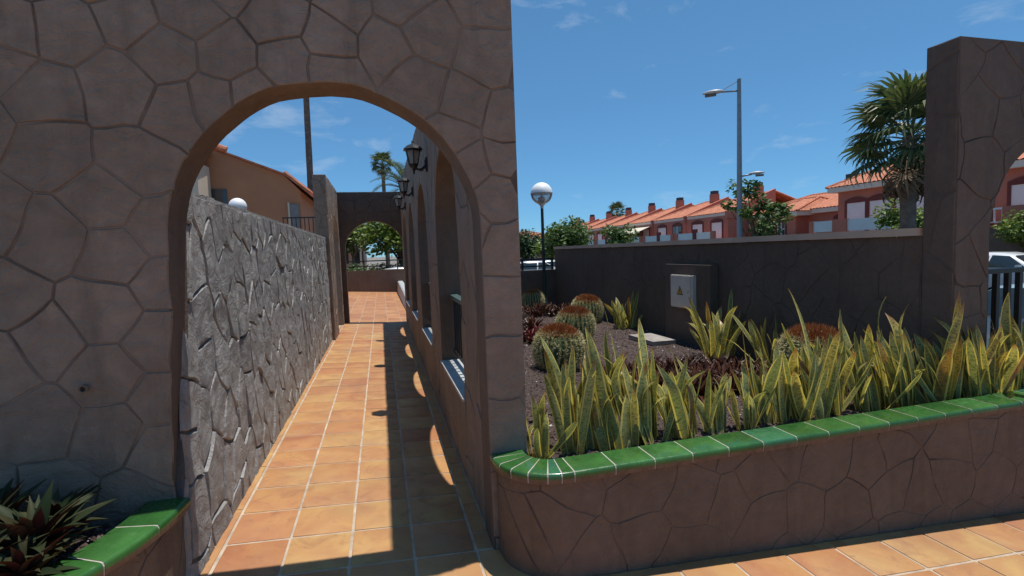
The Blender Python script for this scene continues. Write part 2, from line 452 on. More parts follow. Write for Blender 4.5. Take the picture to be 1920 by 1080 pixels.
def empty(name, loc=(0, 0, 0), label=None, cat=None, group=None, rz=0.0):
    o = bpy.data.objects.new(name, None)
    o.empty_display_size = 0.1
    COL.objects.link(o)
    o.location = loc
    o.rotation_euler = (0, 0, rz)
    return tag(o, label, cat, group)

class MB:
    """collects faces; build() links them as one mesh object"""
    def __init__(s):
        s.v, s.f, s.mi, s.uv = [], [], [], []
        s.cur = 0
    def add(s, verts, faces, uvs=None):
        o = len(s.v)
        s.v += [V(p) for p in verts]
        for k, f in enumerate(faces):
            s.f.append([i+o for i in f])
            s.mi.append(s.cur)
            s.uv.append([uvs[i] for i in f] if uvs else None)
        return s
    def box(s, c, d, rot=None, taper=1.0):
        x, y, z = (q/2 for q in d)
        p = []
        for sz, t in ((-1, 1.0), (1, taper)):
            p += [V((-x*t, -y*t, sz*z)), V((x*t, -y*t, sz*z)), V((x*t, y*t, sz*z)), V((-x*t, y*t, sz*z))]
        if rot is not None:
            p = [rot @ q for q in p]
        p = [q + V(c) for q in p]
        return s.add(p, [(3, 2, 1, 0), (4, 5, 6, 7), (0, 1, 5, 4), (1, 2, 6, 5), (2, 3, 7, 6), (3, 0, 4, 7)])
    def b2(s, a, b):
        a, b = V(a), V(b)
        return s.box((a+b)/2, [abs(q) for q in (b-a)])
    def bar(s, a, b, w, h=None):
        a, b = V(a), V(b)
        d = b-a
        q = d.to_track_quat('Z', 'Y').to_matrix()
        return s.box((a+b)/2, (w, h or w, d.length), q)
    def tube(s, pts, rad, n=8, cap=True):
        pts = [V(p) for p in pts]
        if isinstance(rad, (int, float)):
            rad = [rad]*len(pts)
        vs, fs = [], []
        prev = None
        for i, p in enumerate(pts):
            d = (pts[min(i+1, len(pts)-1)] - pts[max(i-1, 0)]).normalized()
            if prev is None:
                a = d.orthogonal().normalized()
            else:
                a = (prev - d*prev.dot(d))
                a = a.normalized() if a.length > 1e-6 else d.orthogonal().normalized()
            prev = a
            b = d.cross(a)
            for k in range(n):
                t = 2*math.pi*k/n
                vs.append(p + (a*math.cos(t)+b*math.sin(t))*rad[i])
        for i in range(len(pts)-1):
            for k in range(n):
                k2 = (k+1) % n
                fs.append((i*n+k, i*n+k2, (i+1)*n+k2, (i+1)*n+k))
        if cap:
            fs.append(tuple(range(n-1, -1, -1)))
            fs.append(tuple(range((len(pts)-1)*n, len(pts)*n)))
        return s.add(vs, fs)
    def lathe(s, prof, c=(0, 0, 0), n=24, cap=True, phase=0.0):
        c = V(c)
        vs, fs = [], []
        for r, z in prof:
            for k in range(n):
                t = 2*math.pi*k/n + phase
                vs.append(c + V((r*math.cos(t), r*math.sin(t), z)))
        for i in range(len(prof)-1):
            for k in range(n):
                k2 = (k+1) % n
                fs.append((i*n+k, i*n+k2, (i+1)*n+k2, (i+1)*n+k))
        if cap:
            fs.append(tuple(range(n-1, -1, -1)))
            fs.append(tuple(range((len(prof)-1)*n, len(prof)*n)))
        return s.add(vs, fs)
    def mesh(s, name, mats):
        me = bpy.data.meshes.new(name)
        me.from_pydata(s.v, [], s.f)
        mats = mats if isinstance(mats, (list, tuple)) else [mats]
        for q in mats:
            me.materials.append(M[q] if isinstance(q, str) else q)
        if any(s.mi):
            me.polygons.foreach_set('material_index', s.mi)
        if any(u is not None for u in s.uv):
            ul = me.uv_layers.new(name='UVMap')
            li = 0
            flat = []
            for f, u in zip(s.f, s.uv):
                for k in range(len(f)):
                    flat += list(u[k]) if u else [0, 0]
            ul.data.foreach_set('uv', flat)
        return me
    def build(s, name, mats, parent=None, smooth=False, angle=None):
        me = s.mesh(name, mats)
        if smooth:
            me.polygons.foreach_set('use_smooth', [True]*len(me.polygons))
            if angle:
                me.set_sharp_from_angle(angle=R(angle))
        return link(name, me, parent)

WROOT = set()
def wroot(name, loc, label=None, cat=None, group=None):
    """an Empty at the thing's base whose parts are given in world coordinates"""
    o = empty(name, loc, label, cat, group)
    WROOT.add(o.name)
    return o

def link(name, me, parent=None, loc=(0, 0, 0), rot=None, scale=None):
    o = bpy.data.objects.new(name, me)
    COL.objects.link(o)
    if parent is not None:
        o.parent = parent
        if parent.name in WROOT:
            o.matrix_parent_inverse = Matrix.Translation(-parent.location)
    o.location = loc
    if rot is not None:
        o.rotation_euler = rot
    if scale is not None:
        o.scale = scale if hasattr(scale, '__len__') else (scale,)*3
    return o

def copy_tree(o, parent=None, loc=None, rz=None):
    c = o.copy()
    COL.objects.link(c)
    c.parent = parent
    if loc is not None: c.location = loc
    if rz is not None: c.rotation_euler = (0, 0, rz)
    for ch in list(o.children):
        copy_tree(ch, c)
    return c

# -- 2-D regions with arched openings
def arch_poly(uc, r, spring, v0, n=30, seed=0, jit=0.004):
    rng = random.Random(seed)
    p = [(uc-r, v0), (uc+r, v0)]
    for k in range(n+1):
        t = math.pi*k/n
        rr = r + jit*2.2*noise.noise(V((k*9.0/n, seed*3.7, 0.0)))+rng.uniform(-jit, jit)*0.15
        p.append((uc+rr*math.cos(t), spring+rr*math.sin(t)))
    return p

def loops_of(tris):
    cnt = {}
    for t in tris:
        for a, b in ((t[0], t[1]), (t[1], t[2]), (t[2], t[0])):
            if (b, a) in cnt:
                del cnt[(b, a)]
            else:
                cnt[(a, b)] = 1
    nxt = {}
    for a, b in cnt:
        nxt.setdefault(a, []).append(b)
    out = []
    while nxt:
        s0 = next(iter(nxt))
        lp, cur = [s0], nxt[s0].pop()
        if not nxt[s0]: del nxt[s0]
        guard = 0
        while cur != s0 and guard < 5000:
            guard += 1
            lp.append(cur)
            if cur not in nxt: break
            n2 = nxt[cur].pop()
            if not nxt[cur]: del nxt[cur]
            cur = n2
        if len(lp) >= 3:
            out.append(lp)
    return out

def subtract(poly, holes):
    """polygon minus holes: (points, triangles)"""
    pts, faces = [], []
    for q in [poly]+list(holes):
        faces.append(list(range(len(pts), len(pts)+len(q))))
        pts += [V((a, b)) for a, b in q]
    vo, eo, fo, ov, oe, of = delaunay_2d_cdt(pts, [], faces, 1, 1e-6)
    tr = [tuple(f) for f, o in zip(fo, of) if 0 in o and not any(k in o for k in range(1, len(faces)))]
    return vo, tr

def slab(mb, F, outer, holes, d0, d1):
    """solid wall: region between depths d0 (front) and d1 (back) in frame F(u, v, d)"""
    p, tr = subtract(outer, holes)
    n = len(p)
    vs = [F(q[0], q[1], d0) for q in p] + [F(q[0], q[1], d1) for q in p]
    mb.cur = 1
    mb.add(vs, [t for t in tr])
    mb.cur = 0
    fs = [(t[2]+n, t[1]+n, t[0]+n) for t in tr]
    for lp in loops_of(tr):
        for i in range(len(lp)):
            a, b = lp[i], lp[(i+1) % len(lp)]
            fs.append((b, a, a+n, b+n))
    mb.add(vs, fs)

def clip_half(poly, nx, ny, c):
    out = []
    for i in range(len(poly)):
        a, b = poly[i], poly[(i+1) % len(poly)]
        da, db = a[0]*nx+a[1]*ny-c, b[0]*nx+b[1]*ny-c
        if da <= 0: out.append(a)
        if (da < 0 < db) or (db < 0 < da):
            t = da/(da-db)
            out.append((a[0]+(b[0]-a[0])*t, a[1]+(b[1]-a[1])*t))
    return out

def area(poly):
    return 0.5*sum(poly[i][0]*poly[(i+1) % len(poly)][1]-poly[(i+1) % len(poly)][0]*poly[i][1] for i in range(len(poly)))

def in_poly(p, poly):
    x, y = p
    r = False
    for i in range(len(poly)):
        x1, y1 = poly[i]
        x2, y2 = poly[(i+1) % len(poly)]
        if (y1 > y) != (y2 > y) and x < (x2-x1)*(y-y1)/(y2-y1)+x1:
            r = not r
    return r

def stones(parent, F, rect, holes, cell, seed, mat, groove=0.012, proud=0.006, rough=0.002, tilt=0.0015,
           grid=0.07, aspect=1.0, warp=0.012, name='stone', bevel=0.007, jitter=0.33, skip=None, freq=6.0, steps=0, given=None):
    """cut a wall face into irregular flagstones, each an object of its own that stands proud of the joint"""
    u0, v0, u1, v1 = rect
    rng = random.Random(seed)
    cu, cv = cell, cell*aspect
    sites = []
    nr = int((v1-v0)/(cv*0.87))+4
    nc = int((u1-u0)/cu)+4
    for j in range(-2, nr):
        for i in range(-2, nc):
            sites.append((u0+(i+(0.5 if j % 2 else 0)+rng.uniform(-jitter, jitter))*cu,
                          v0+(j+rng.uniform(-jitter, jitter))*cv*0.87))
    if given:
        # stones laid out one by one; the rest of the face is filled at random around them
        gx0, gx1 = min(p[0] for p in given)-cu*0.3, max(p[0] for p in given)+cu*0.3
        gy0, gy1 = min(p[1] for p in given)-cv*0.3, max(p[1] for p in given)+cv*0.3
        sites = [s for s in sites if not (gx0 < s[0] < gx1 and gy0 < s[1] < gy1)]+list(given)
    made = []
    for s in sites:
        if not (u0-cu*0.6 < s[0] < u1+cu*0.6 and v0-cv*0.6 < s[1] < v1+cv*0.6):
            continue
        poly = [(u0, v0), (u1, v0), (u1, v1), (u0, v1)]
        for t in sites:
            if t is s: continue
            dx, dy = t[0]-s[0], t[1]-s[1]
            if abs(dx) > 3.2*cu or abs(dy) > 3.2*cv: continue
            # bisector in the stretched metric, pulled in by half a joint
            ex, ey = dx/(cu*cu), dy/(cv*cv)
            L = math.hypot(ex, ey)
            nx, ny = ex/L, ey/L
            c = nx*(s[0]+t[0])/2+ny*(s[1]+t[1])/2-groove*rng.uniform(0.18, 0.62)
            poly = clip_half(poly, nx, ny, c)
            if len(poly) < 3: break
        if len(poly) < 3 or abs(area(poly)) < cell*cell*0.03: continue
        rings = [poly]
        near = [h for h in holes if not (max(p[0] for p in poly) < min(p[0] for p in h) or min(p[0] for p in poly) > max(p[0] for p in h)
                                         or max(p[1] for p in poly) < min(p[1] for p in h) or min(p[1] for p in poly) > max(p[1] for p in h))]
        if near:
            vo, tr = subtract(poly, near)
            rings = [[(vo[i][0], vo[i][1]) for i in lp] for lp in loops_of(tr)]
        for ring in rings:
            if area(ring) < 0: ring = ring[::-1]
            if area(ring) < cell*cell*0.03: continue
            if skip and skip(sum(p[0] for p in ring)/len(ring), sum(p[1] for p in ring)/len(ring)): continue
            # resample, bend the joints
            rs = []
            for i in range(len(ring)):
                a, b = ring[i], ring[(i+1) % len(ring)]
                L = math.hypot(b[0]-a[0], b[1]-a[1])
                if L < 0.004: continue
                k = max(1, int(L/max(0.05, grid*0.8)))
                for q in range(k):
                    rs.append((a[0]+(b[0]-a[0])*q/k, a[1]+(b[1]-a[1])*q/k))
            if len(rs) < 3: continue
            w = []
            for (a, b) in rs:
                d = min(a-u0, u1-a, b-v0, v1-b)
                for h in near:
                    for q in h:
                        d = min(d, math.hypot(a-q[0], b-q[1]))
                    hb = (min(p[0] for p in h), max(p[0] for p in h))
                    d = min(d, abs(a-hb[0]), abs(a-hb[1]))
                k = max(0.0, min(1.0, d/0.06))
                nvec = noise.noise_vector(V((a*4.1, b*4.1, seed*1.7)))
                w.append((a+nvec.x*warp*k, b+nvec.y*warp*k))
            n = len(w)
            ins = []
            for i in range(n):
                p, q, r_ = V(w[i-1]), V(w[i]), V(w[(i+1) % n])
                d = (r_-p)
                if d.length < 1e-6: d = V((1, 0))
                d.normalize()
                ins.append((q.x-d.y*bevel, q.y+d.x*bevel))
            # inner points for the hand-worked relief
            us = [p[0] for p in ins]; vs_ = [p[1] for p in ins]
            pts = [V(p) for p in ins]
            g = grid
            a = min(us)+g*0.5
            while a < max(us):
                b = min(vs_)+g*0.5
                while b < max(vs_):
                    pp = (a+rng.uniform(-.25, .25)*g, b+rng.uniform(-.25, .25)*g)
                    if in_poly(pp, ins) and min(math.hypot(pp[0]-q[0], pp[1]-q[1]) for q in ins) > g*0.35:
                        pts.append(V(pp))
                    b += g
                a += g
            try:
                vo, eo, fo, ov, oe, of = delaunay_2d_cdt(pts, [], [list(range(n))], 1, 1e-6)
            except Exception:
                continue
            ctr = (sum(p[0] for p in w)/n, sum(p[1] for p in w)/n)
            t1, t2, off = rng.uniform(-tilt, tilt), rng.uniform(-tilt, tilt), rng.uniform(-0.5, 1)*tilt
            so = rng.uniform(0, 50)
            def depth(a, b):
                h = noise.fractal(V((a*freq, b*freq*0.8, so)), 0.9, 2.1, 4)*rough
                if steps:
                    h += (abs(noise.noise(V((a*3.1, b*2.0, so+9))))*2-0.5)*rough*1.2
                return max(0.002, proud+off+(a-ctr[0])/cell*t1*2+(b-ctr[1])/cell*t2*2+h)
            org = F(ctr[0], ctr[1], 0)
            verts = [F(a, b, -0.004)-org for a, b in w]
            faces = []
            idx = {}
            def vid(k):
                if k not in idx:
                    q = vo[k]
                    idx[k] = len(verts)
                    verts.append(F(q[0], q[1], depth(q[0], q[1]))-org)
                return idx[k]
            near_in = {}
            for k, o in enumerate(ov):
                for q in o:
                    near_in[q] = k
            for f in fo:
                faces.append(tuple(vid(k) for k in f))
            for i in range(n):
                j = (i+1) % n
                if i in near_in and j in near_in and near_in[i] in idx and near_in[j] in idx:
                    faces.append((i, j, idx[near_in[j]], idx[near_in[i]]))
            me = bpy.data.meshes.new(name)
            me.from_pydata([tuple(q) for q in verts], [], faces)
            me.materials.append(M[mat])
            me.polygons.foreach_set('use_smooth', [True]*len(me.polygons))
            me.set_sharp_from_angle(angle=R(38))
            made.append(link(name, me, parent, org))
    return made

SLOPE = -0.064
def fz(x):
    """level of the gently cross-sloping floor"""
    return SLOPE*x

# ------------------------------------------------------------------ ground and floor
def sheet(name, x0, y0, x1, y1, z, mat, kind='structure', nx=1, ny=1):
    mb = MB()
    vs, fs = [], []
    for j in range(ny+1):
        for i in range(nx+1):
            x, y = x0+(x1-x0)*i/nx, y0+(y1-y0)*j/ny
            vs.append((x, y, z(x, y) if callable(z) else z))
    for j in range(ny):
        for i in range(nx):
            a = j*(nx+1)+i
            fs.append((a, a+1, a+nx+2, a+nx+1))
    mb.add(vs, fs)
    o = mb.build(name, mat)
    o['kind'] = kind
    return o

STREET = -0.6
sheet('ground', -900, -900, 900, 900, STREET-0.03, 'pavement')
sheet('road', 10.5, -200, 22.5, 400, STREET-0.022, 'asphalt')
floor = sheet('floor', -3.0, -4.0, 6.5, 22.3, lambda x, y: fz(x), 'grout')

PX, PY, X0, Y0 = 0.320, 0.330, 0.085, 2.853
def tile_mesh(seed, w=PX-0.0125, h=PY-0.0145):
    rng = random.Random(seed)
    j = lambda: rng.uniform(-0.0014, 0.0014)
    b = 0.0045
    vs, ring = [], [(-1, -1), (1, -1), (1, 1), (-1, 1)]
    o = [(sx*w/2+j(), sy*h/2+j()) for sx, sy in ring]
    # corners softened by an extra vertex on each side
    def chamfer(k, inset, z):
        out = []
        for i in range(4):
            p, a, c = V(o[i]), V(o[i-1]), V(o[(i+1) % 4])
            for q in (a, c):
                d = (q-p).normalized()
                s = p+d*0.006
                s = s*(1-inset*2/(w+h)*2)
                out.append((s.x, s.y, z+j()*0.6))
        return out
    r0, r1 = chamfer(0, 0, -0.004), chamfer(0, b, 0.0048)
    rm = chamfer(0, b*0.25, 0.0034)
    vs = r0+rm+r1
    fs = []
    for L in range(2):
        for i in range(8):
            i2 = (i+1) % 8
            fs.append((L*8+i, L*8+i2, L*8+8+i2, L*8+8+i))
    fs.append(tuple(range(16, 24)))
    mb = MB().add(vs, fs)
    me = mb.mesh('floor_tile', 'tile')
    me.polygons.foreach_set('use_smooth', [True]*len(me.polygons))
    me.set_sharp_from_angle(angle=R(50))
    return me
TM = [tile_mesh(k) for k in range(6)]
rngT = random.Random(3)
slope_rot = math.atan(-SLOPE)
far_tiles = MB()
def cut_tile(x0, y0, x1, y1, parent=floor):
    """a cut border piece"""
    mb = MB()
    cx, cy = (x0+x1)/2, (y0+y1)/2
    for (z, k) in ((-0.004, 0), (0.0075, 0.003)):
        pass
    w, h = (x1-x0)/2-0.003, (y1-y0)/2-0.003
    k = 0.003
    vs = [(-w, -h, -0.004), (w, -h, -0.004), (w, h, -0.004), (-w, h, -0.004),
          (-w+k, -h+k, 0.0045), (w-k, -h+k, 0.0045), (w-k, h-k, 0.0045), (-w+k, h-k, 0.0045)]
    mb.add(vs, [(0, 1, 5, 4), (1, 2, 6, 5), (2, 3, 7, 6), (3, 0, 4, 7), (4, 5, 6, 7)])
    o = mb.build('floor_tile', 'tile', parent)
    o.location = (cx, cy, fz(cx))
    o.rotation_euler = (0, slope_rot, 0)
    return o
ntile = 0
for j in range(-20, 60):
    for i in range(-9, 18):
        cx, cy = X0+(i+0.5)*PX, Y0+(j+0.5)*PY
        corridor = -0.90 < cx < 0.42 and 2.2 < cy < 12.0
        beyond = -1.75 < cx < 1.0 and 12.0 <= cy < 22.2
        front = cy < 2.12 or (-0.9 < cx < 0.95 and cy < 2.5)
        if not (corridor or beyond or front):
            continue
        near = corridor or (front and cy > 1.25 and 0.9 < cx < 4.7) or (front and cy > 1.7 and -1.0 < cx < 1.0)
        x, y = cx+rngT.uniform(-.0012, .0012), cy+rngT.uniform(-.0012, .0012)
        if near:
            ntile += 1
            o = link('floor_tile', TM[rngT.randrange(6)], floor, (x, y, fz(x)+rngT.uniform(-.0008, .0012)),
                     (rngT.uniform(-.002, .002), slope_rot+rngT.uniform(-.003, .003), rngT.uniform(-.004, .004)))
        else:
            w, h = PX/2-0.005, PY/2-0.005
            z = 0.0045
            far_tiles.add([(x-w, y-h, fz(x-w)+z), (x+w, y-h, fz(x+w)+z), (x+w, y+h, fz(x+w)+z), (x-w, y+h, fz(x-w)+z),
                           (x-w, y-h, fz(x-w)), (x+w, y-h, fz(x+w)), (x+w, y+h, fz(x+w)), (x-w, y+h, fz(x-w))],
                          [(0, 1, 2, 3), (4, 5, 1, 0), (5, 6, 2, 1), (6, 7, 3, 2), (7, 4, 0, 3)])
def terracotta_island():
    mt, nt, b = new_mat('terracotta_tile_far')
    g = nt.nodes.new('ShaderNodeNewGeometry')
    w = coords(nt, 'World')
    a = nz_node(nt, w, 3.2, 4, 0.55)
    c = ramp(nt, a, [(0.3, (0.370, 0.152, 0.070)), (0.5, (0.429, 0.196, 0.085)), (0.68, (0.466, 0.244, 0.104))]).outputs['Color']
    c = mix(nt, 1.0, c, ramp(nt, g.outputs['Random Per Island'], [(0, (0.84, 0.8, 0.8)), (1, (1.08, 1.1, 1.05))]).outputs['Color'], 'MULTIPLY')
    nt.links.new(c, b.inputs['Base Color'])
    b.inputs['Roughness'].default_value = 0.55
    return mt
M['tile_far'] = terracotta_island()
o = far_tiles.build('tile_field', 'tile_far', floor)
o['kind'] = 'stuff'
# narrow border pieces: along the corridor walls and along the planter foot
cut_tile(0.408, 2.532, 0.500, 2.697)
y = 2.6
while y < 11.8:
    cut_tile(-0.925, y, -0.880, y+0.64)
    cut_tile(0.408, y+0.1, 0.500, y+0.1+0.33)
    cut_tile(0.408, y+0.43, 0.500, y+0.1+0.64)
    y += 0.64
x = 0.95
while x < 4.9:
    cut_tile(x, 2.123, x+0.64, 2.185)
    x += 0.64

# ------------------------------------------------------------------ walls
TOP = 2.95
# frames: u along the wall, v up, d towards the viewer's side
def frame_front(y):            # faces -Y
    return lambda u, v, d: V((u, y-d, v))
def frame_px(x):               # faces +X, u = Y (reversed so that u x v = normal)
    return lambda u, v, d: V((x+d, u, v))
def frame_nx(x):               # faces -X
    return lambda u, v, d: V((x-d, u, v))
def flip(F):
    """mirror u so that the face winding stays outward"""
    return lambda u, v, d: F(-u, v, d)

# big arched wall in the foreground
ARCH_C, ARCH_R, SPR = -0.195, 0.693, 1.665
front = wroot('arched_wall', (-1.2, 2.6, 0), 'big foreground wall of flagstone-patterned stucco with the round archway over the tiled path', 'wall')
FF = frame_front(2.508)
hole = arch_poly(ARCH_C, ARCH_R, SPR, -0.5, 44, 5, 0.006)
hole[0] = (-1.02, -0.5)        # the left jamb leans out a little towards its foot
# centres of the flagstones on this face
SITES = [(-1.37, 2.5), (-1.2, 2.51), (-0.97, 2.58), (-0.76, 2.64), (-0.85, 2.46), (-1.03, 2.3), (-1.29, 2.26), (-1.41, 2.38), (-1.28, 2.02), (-0.81, 2.21), (-0.6, 2.45), (-0.98, 1.99), (-1.12, 1.83), (-1.33, 1.68), (-1.09, 1.6), (-0.92, 1.71), (-1.51, 1.78), (-1.51, 1.44), (-0.91, 1.47), (-1.16, 1.35), (-1.36, 1.24), (-0.94, 1.21), (-1.17, 1.08), (-1.54, 1.15), (-0.95, 0.95), (-1.44, 0.9), (-1.19, 0.81), (-0.97, 0.7), (-1.4, 0.58), (-1.11, 0.49), (-0.39, 2.61), (-0.35, 2.43), (-0.17, 2.56), (-0.16, 2.4), (-0.09, 2.7), (0.07, 2.53), (0.17, 2.75), (0.3, 2.61), (0.53, 2.76), (0.55, 2.53), (0.22, 2.35), (0.43, 2.27), (0.65, 2.17), (0.47, 1.98), (0.64, 2.04), (0.58, 1.84), (0.59, 1.58), (0.57, 1.27), (0.57, 0.95), (0.56, 0.64), (0.44, 1.64), (-1.28, 2.75), (-1.06, 2.77), (-0.85, 2.81), (-0.59, 2.8), (-0.28, 2.87), (0.05, 2.95), (0.37, 2.94), (0.69, 3.0), (-1.55, 2.48), (-1.57, 2.12), (-1.65, 1.74), (-1.68, 1.32), (-1.73, 0.93), (-1.69, 0.59), (-0.52, 2.26), (-0.67, 2.25), (0.38, 2.14)]
mb = MB()
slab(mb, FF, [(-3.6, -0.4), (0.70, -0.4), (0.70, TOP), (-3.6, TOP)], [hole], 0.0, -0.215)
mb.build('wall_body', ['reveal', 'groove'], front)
stones(front, FF, (-3.6, -0.3, 0.70, TOP), [hole], 0.315, 21, 'stucco', groove=0.0065, proud=0.005, rough=0.0045, tilt=0.0014, grid=0.045, warp=0.03,
       bevel=0.005, jitter=0.36, skip=lambda u, v: u < -2.4, freq=5.0, given=SITES)
mb = MB()
mb.lathe([(0.0165, 0), (0.0165, 0.028), (0.012, 0.028), (0.011, 0.004)], n=16, cap=False)
mb.lathe([(0.0001, 0.004), (0.0115, 0.004)], n=16, cap=False)
pipe = mb.build('drain_pipe', 'groove', smooth=True, angle=40)
pipe.location = (-1.247, 2.505, 1.036); pipe.rotation_euler = (R(90), 0, 0)
tag(pipe, 'small open drain pipe stub in the big arched wall above the left planter', 'pipe')

# rough grey wall along the left of the corridor
rough = wroot('rough_stone_wall', (-1.02, 6.1, 0), 'low sunlit grey wall of rough chiselled stones along the left of the path', 'wall')
RF0 = frame_px(-0.930)
mb = MB()
RF = lambda u, v, d: V((-0.930+d, u, v))
rh = [(2.2, -0.6), (2.40, -0.6), (2.43, 0.0), (2.735, 1.60), (2.735, 2.4), (2.2, 2.4)]
slab(mb, RF, [(2.30, -0.2), (9.50, -0.2), (9.50, 1.895), (2.30, 1.895)], [rh], 0.0, -0.06)
mb.b2((-1.16, 2.728, -0.2), (-0.992, 9.50, 1.894))
mb.build('wall_body', ['groove_grey', 'groove_grey'], rough)
stones(rough, RF, (2.30, -0.02, 9.50, 1.90), [rh], 0.245, 8, 'stucco_grey', groove=0.011, proud=0.010, rough=0.0065, tilt=0.0042, grid=0.026, aspect=1.5,
       warp=0.05, bevel=0.008, jitter=0.45, freq=13.0, steps=0)
mb = MB()
for k in range(34):
    y0 = 2.740+k*0.199
    mb.box((-1.045, y0+0.1, 1.902+random.Random(k).uniform(-.004, .006)), (0.235, 0.197, 0.03))
mb.build('coping', 'stucco_grey', rough)

# tall side wall with a doorway arch at the end of the rough wall
side = wroot('side_doorway_wall', (-0.97, 10.7, 0), 'tall narrow wall with an arched doorway at the far left end of the path', 'wall')
mb = MB()
SF = lambda u, v, d: V((-0.868+d, u, v))
hs = arch_poly(10.98, 0.60, 1.80, -0.5, 26, 7)
slab(mb, SF, [(9.52, -0.3), (11.90, -0.3), (11.90, 3.02), (9.52, 3.02)], [hs], 0.0, -0.215)
mb.build('wall_body', ['stucco', 'groove'], side)
stones(side, SF, (9.52, -0.1, 11.90, 3.02), [hs], 0.42, 31, 'stucco', proud=0.006, grid=0.12)
EF = lambda u, v, d: V((u, 9.52-d, v))
stones(side, EF, (-1.08, -0.1, -0.868, 3.02), [], 0.34, 32, 'stucco', proud=0.006, grid=0.12)

# cross wall with an arch at the far end
cross = wroot('far_arched_wall', (-0.15, 12.0, 0), 'far cross wall with a round archway closing the end of the path', 'wall')
mb = MB()
CF = frame_front(11.908)
hc = arch_poly(-0.11, 0.652, 1.69, -0.5, 26, 9)
slab(mb, CF, [(-1.09, -0.3), (0.73, -0.3), (0.73, 3.0), (-1.09, 3.0)], [hc], 0.0, -0.215)
mb.build('wall_body', ['stucco_dark', 'groove_dark'], cross)
stones(cross, CF, (-0.868, -0.1, 0.503, 3.0), [hc], 0.36, 41, 'stucco_dark', proud=0.006, grid=0.12)

# arcade on the right of the corridor
AX = 0.505
CENT = [4.02, 6.23, 8.40, 10.55]
arcade = wroot('arcade_wall', (0.62, 7.3, 0), 'arcade wall with four round-arched openings along the right of the path', 'wall')
ah = [arch_poly(c, 0.672, 1.725, 0.525, 26, 50+k) for k, c in enumerate(CENT)]
AF = lambda u, v, d: V((AX+0.006-d, u, v))
AFm = lambda u, v, d: AF(-u, v, d)
ahm = [[(-a, b) for a, b in h][::-1] for h in ah]
mb = MB()
slab(mb, AFm, [(-11.905, -0.3), (-2.726, -0.3), (-2.726, 3.10), (-11.905, 3.10)], ahm, 0.0, -0.22)
mb.build('wall_body', ['stucco_dark', 'groove'], arcade)  # opening reveals darker than the stones: their shade is put into the colour
stones(arcade, AFm, (-11.905, -0.08, -2.726, 3.10), ahm, 0.33, 61, 'stucco', groove=0.010, proud=0.005, rough=0.0035, tilt=0.0015, bevel=0.004, grid=0.07, aspect=1.5,
       warp=0.025, jitter=0.36)
for c in CENT:
    mb = MB().b2((AX-0.012, c-0.667, 0.5255), (AX+0.235, c+0.667, 0.548))
    mb.build('sill', 'sill', arcade)

# railings in the openings
def railing(c, label):
    t = wroot('window_railing', (AX+0.12, c, 0.55), label, 'railing', 'railings in the arcade openings')
    xr = AX+0.135
    MB().b2((xr-0.035, c-0.67, 1.13), (xr+0.035, c+0.67, 1.165)).build('top_rail', 'rail_green', t)
    MB().b2((xr-0.018, c-0.67, 0.615), (xr+0.018, c+0.67, 0.64)).build('bottom_rail', 'black_metal', t)
    n = 12
    bar = MB().b2((-0.011, -0.011, 0.64), (0.011, 0.011, 1.13)).mesh('bar', 'black_metal')
    for k in range(n):
        y = c-0.60+1.2*k/(n-1)
        link('bar', bar, t, (xr, y, 0))
    return t
for c, l in zip(CENT, ('black railing in the nearest arched opening of the arcade', 'black railing in the second arched opening of the arcade',
                       'black railing in the third arched opening of the arcade', 'black railing in the farthest arched opening of the arcade')):
    railing(c, l)

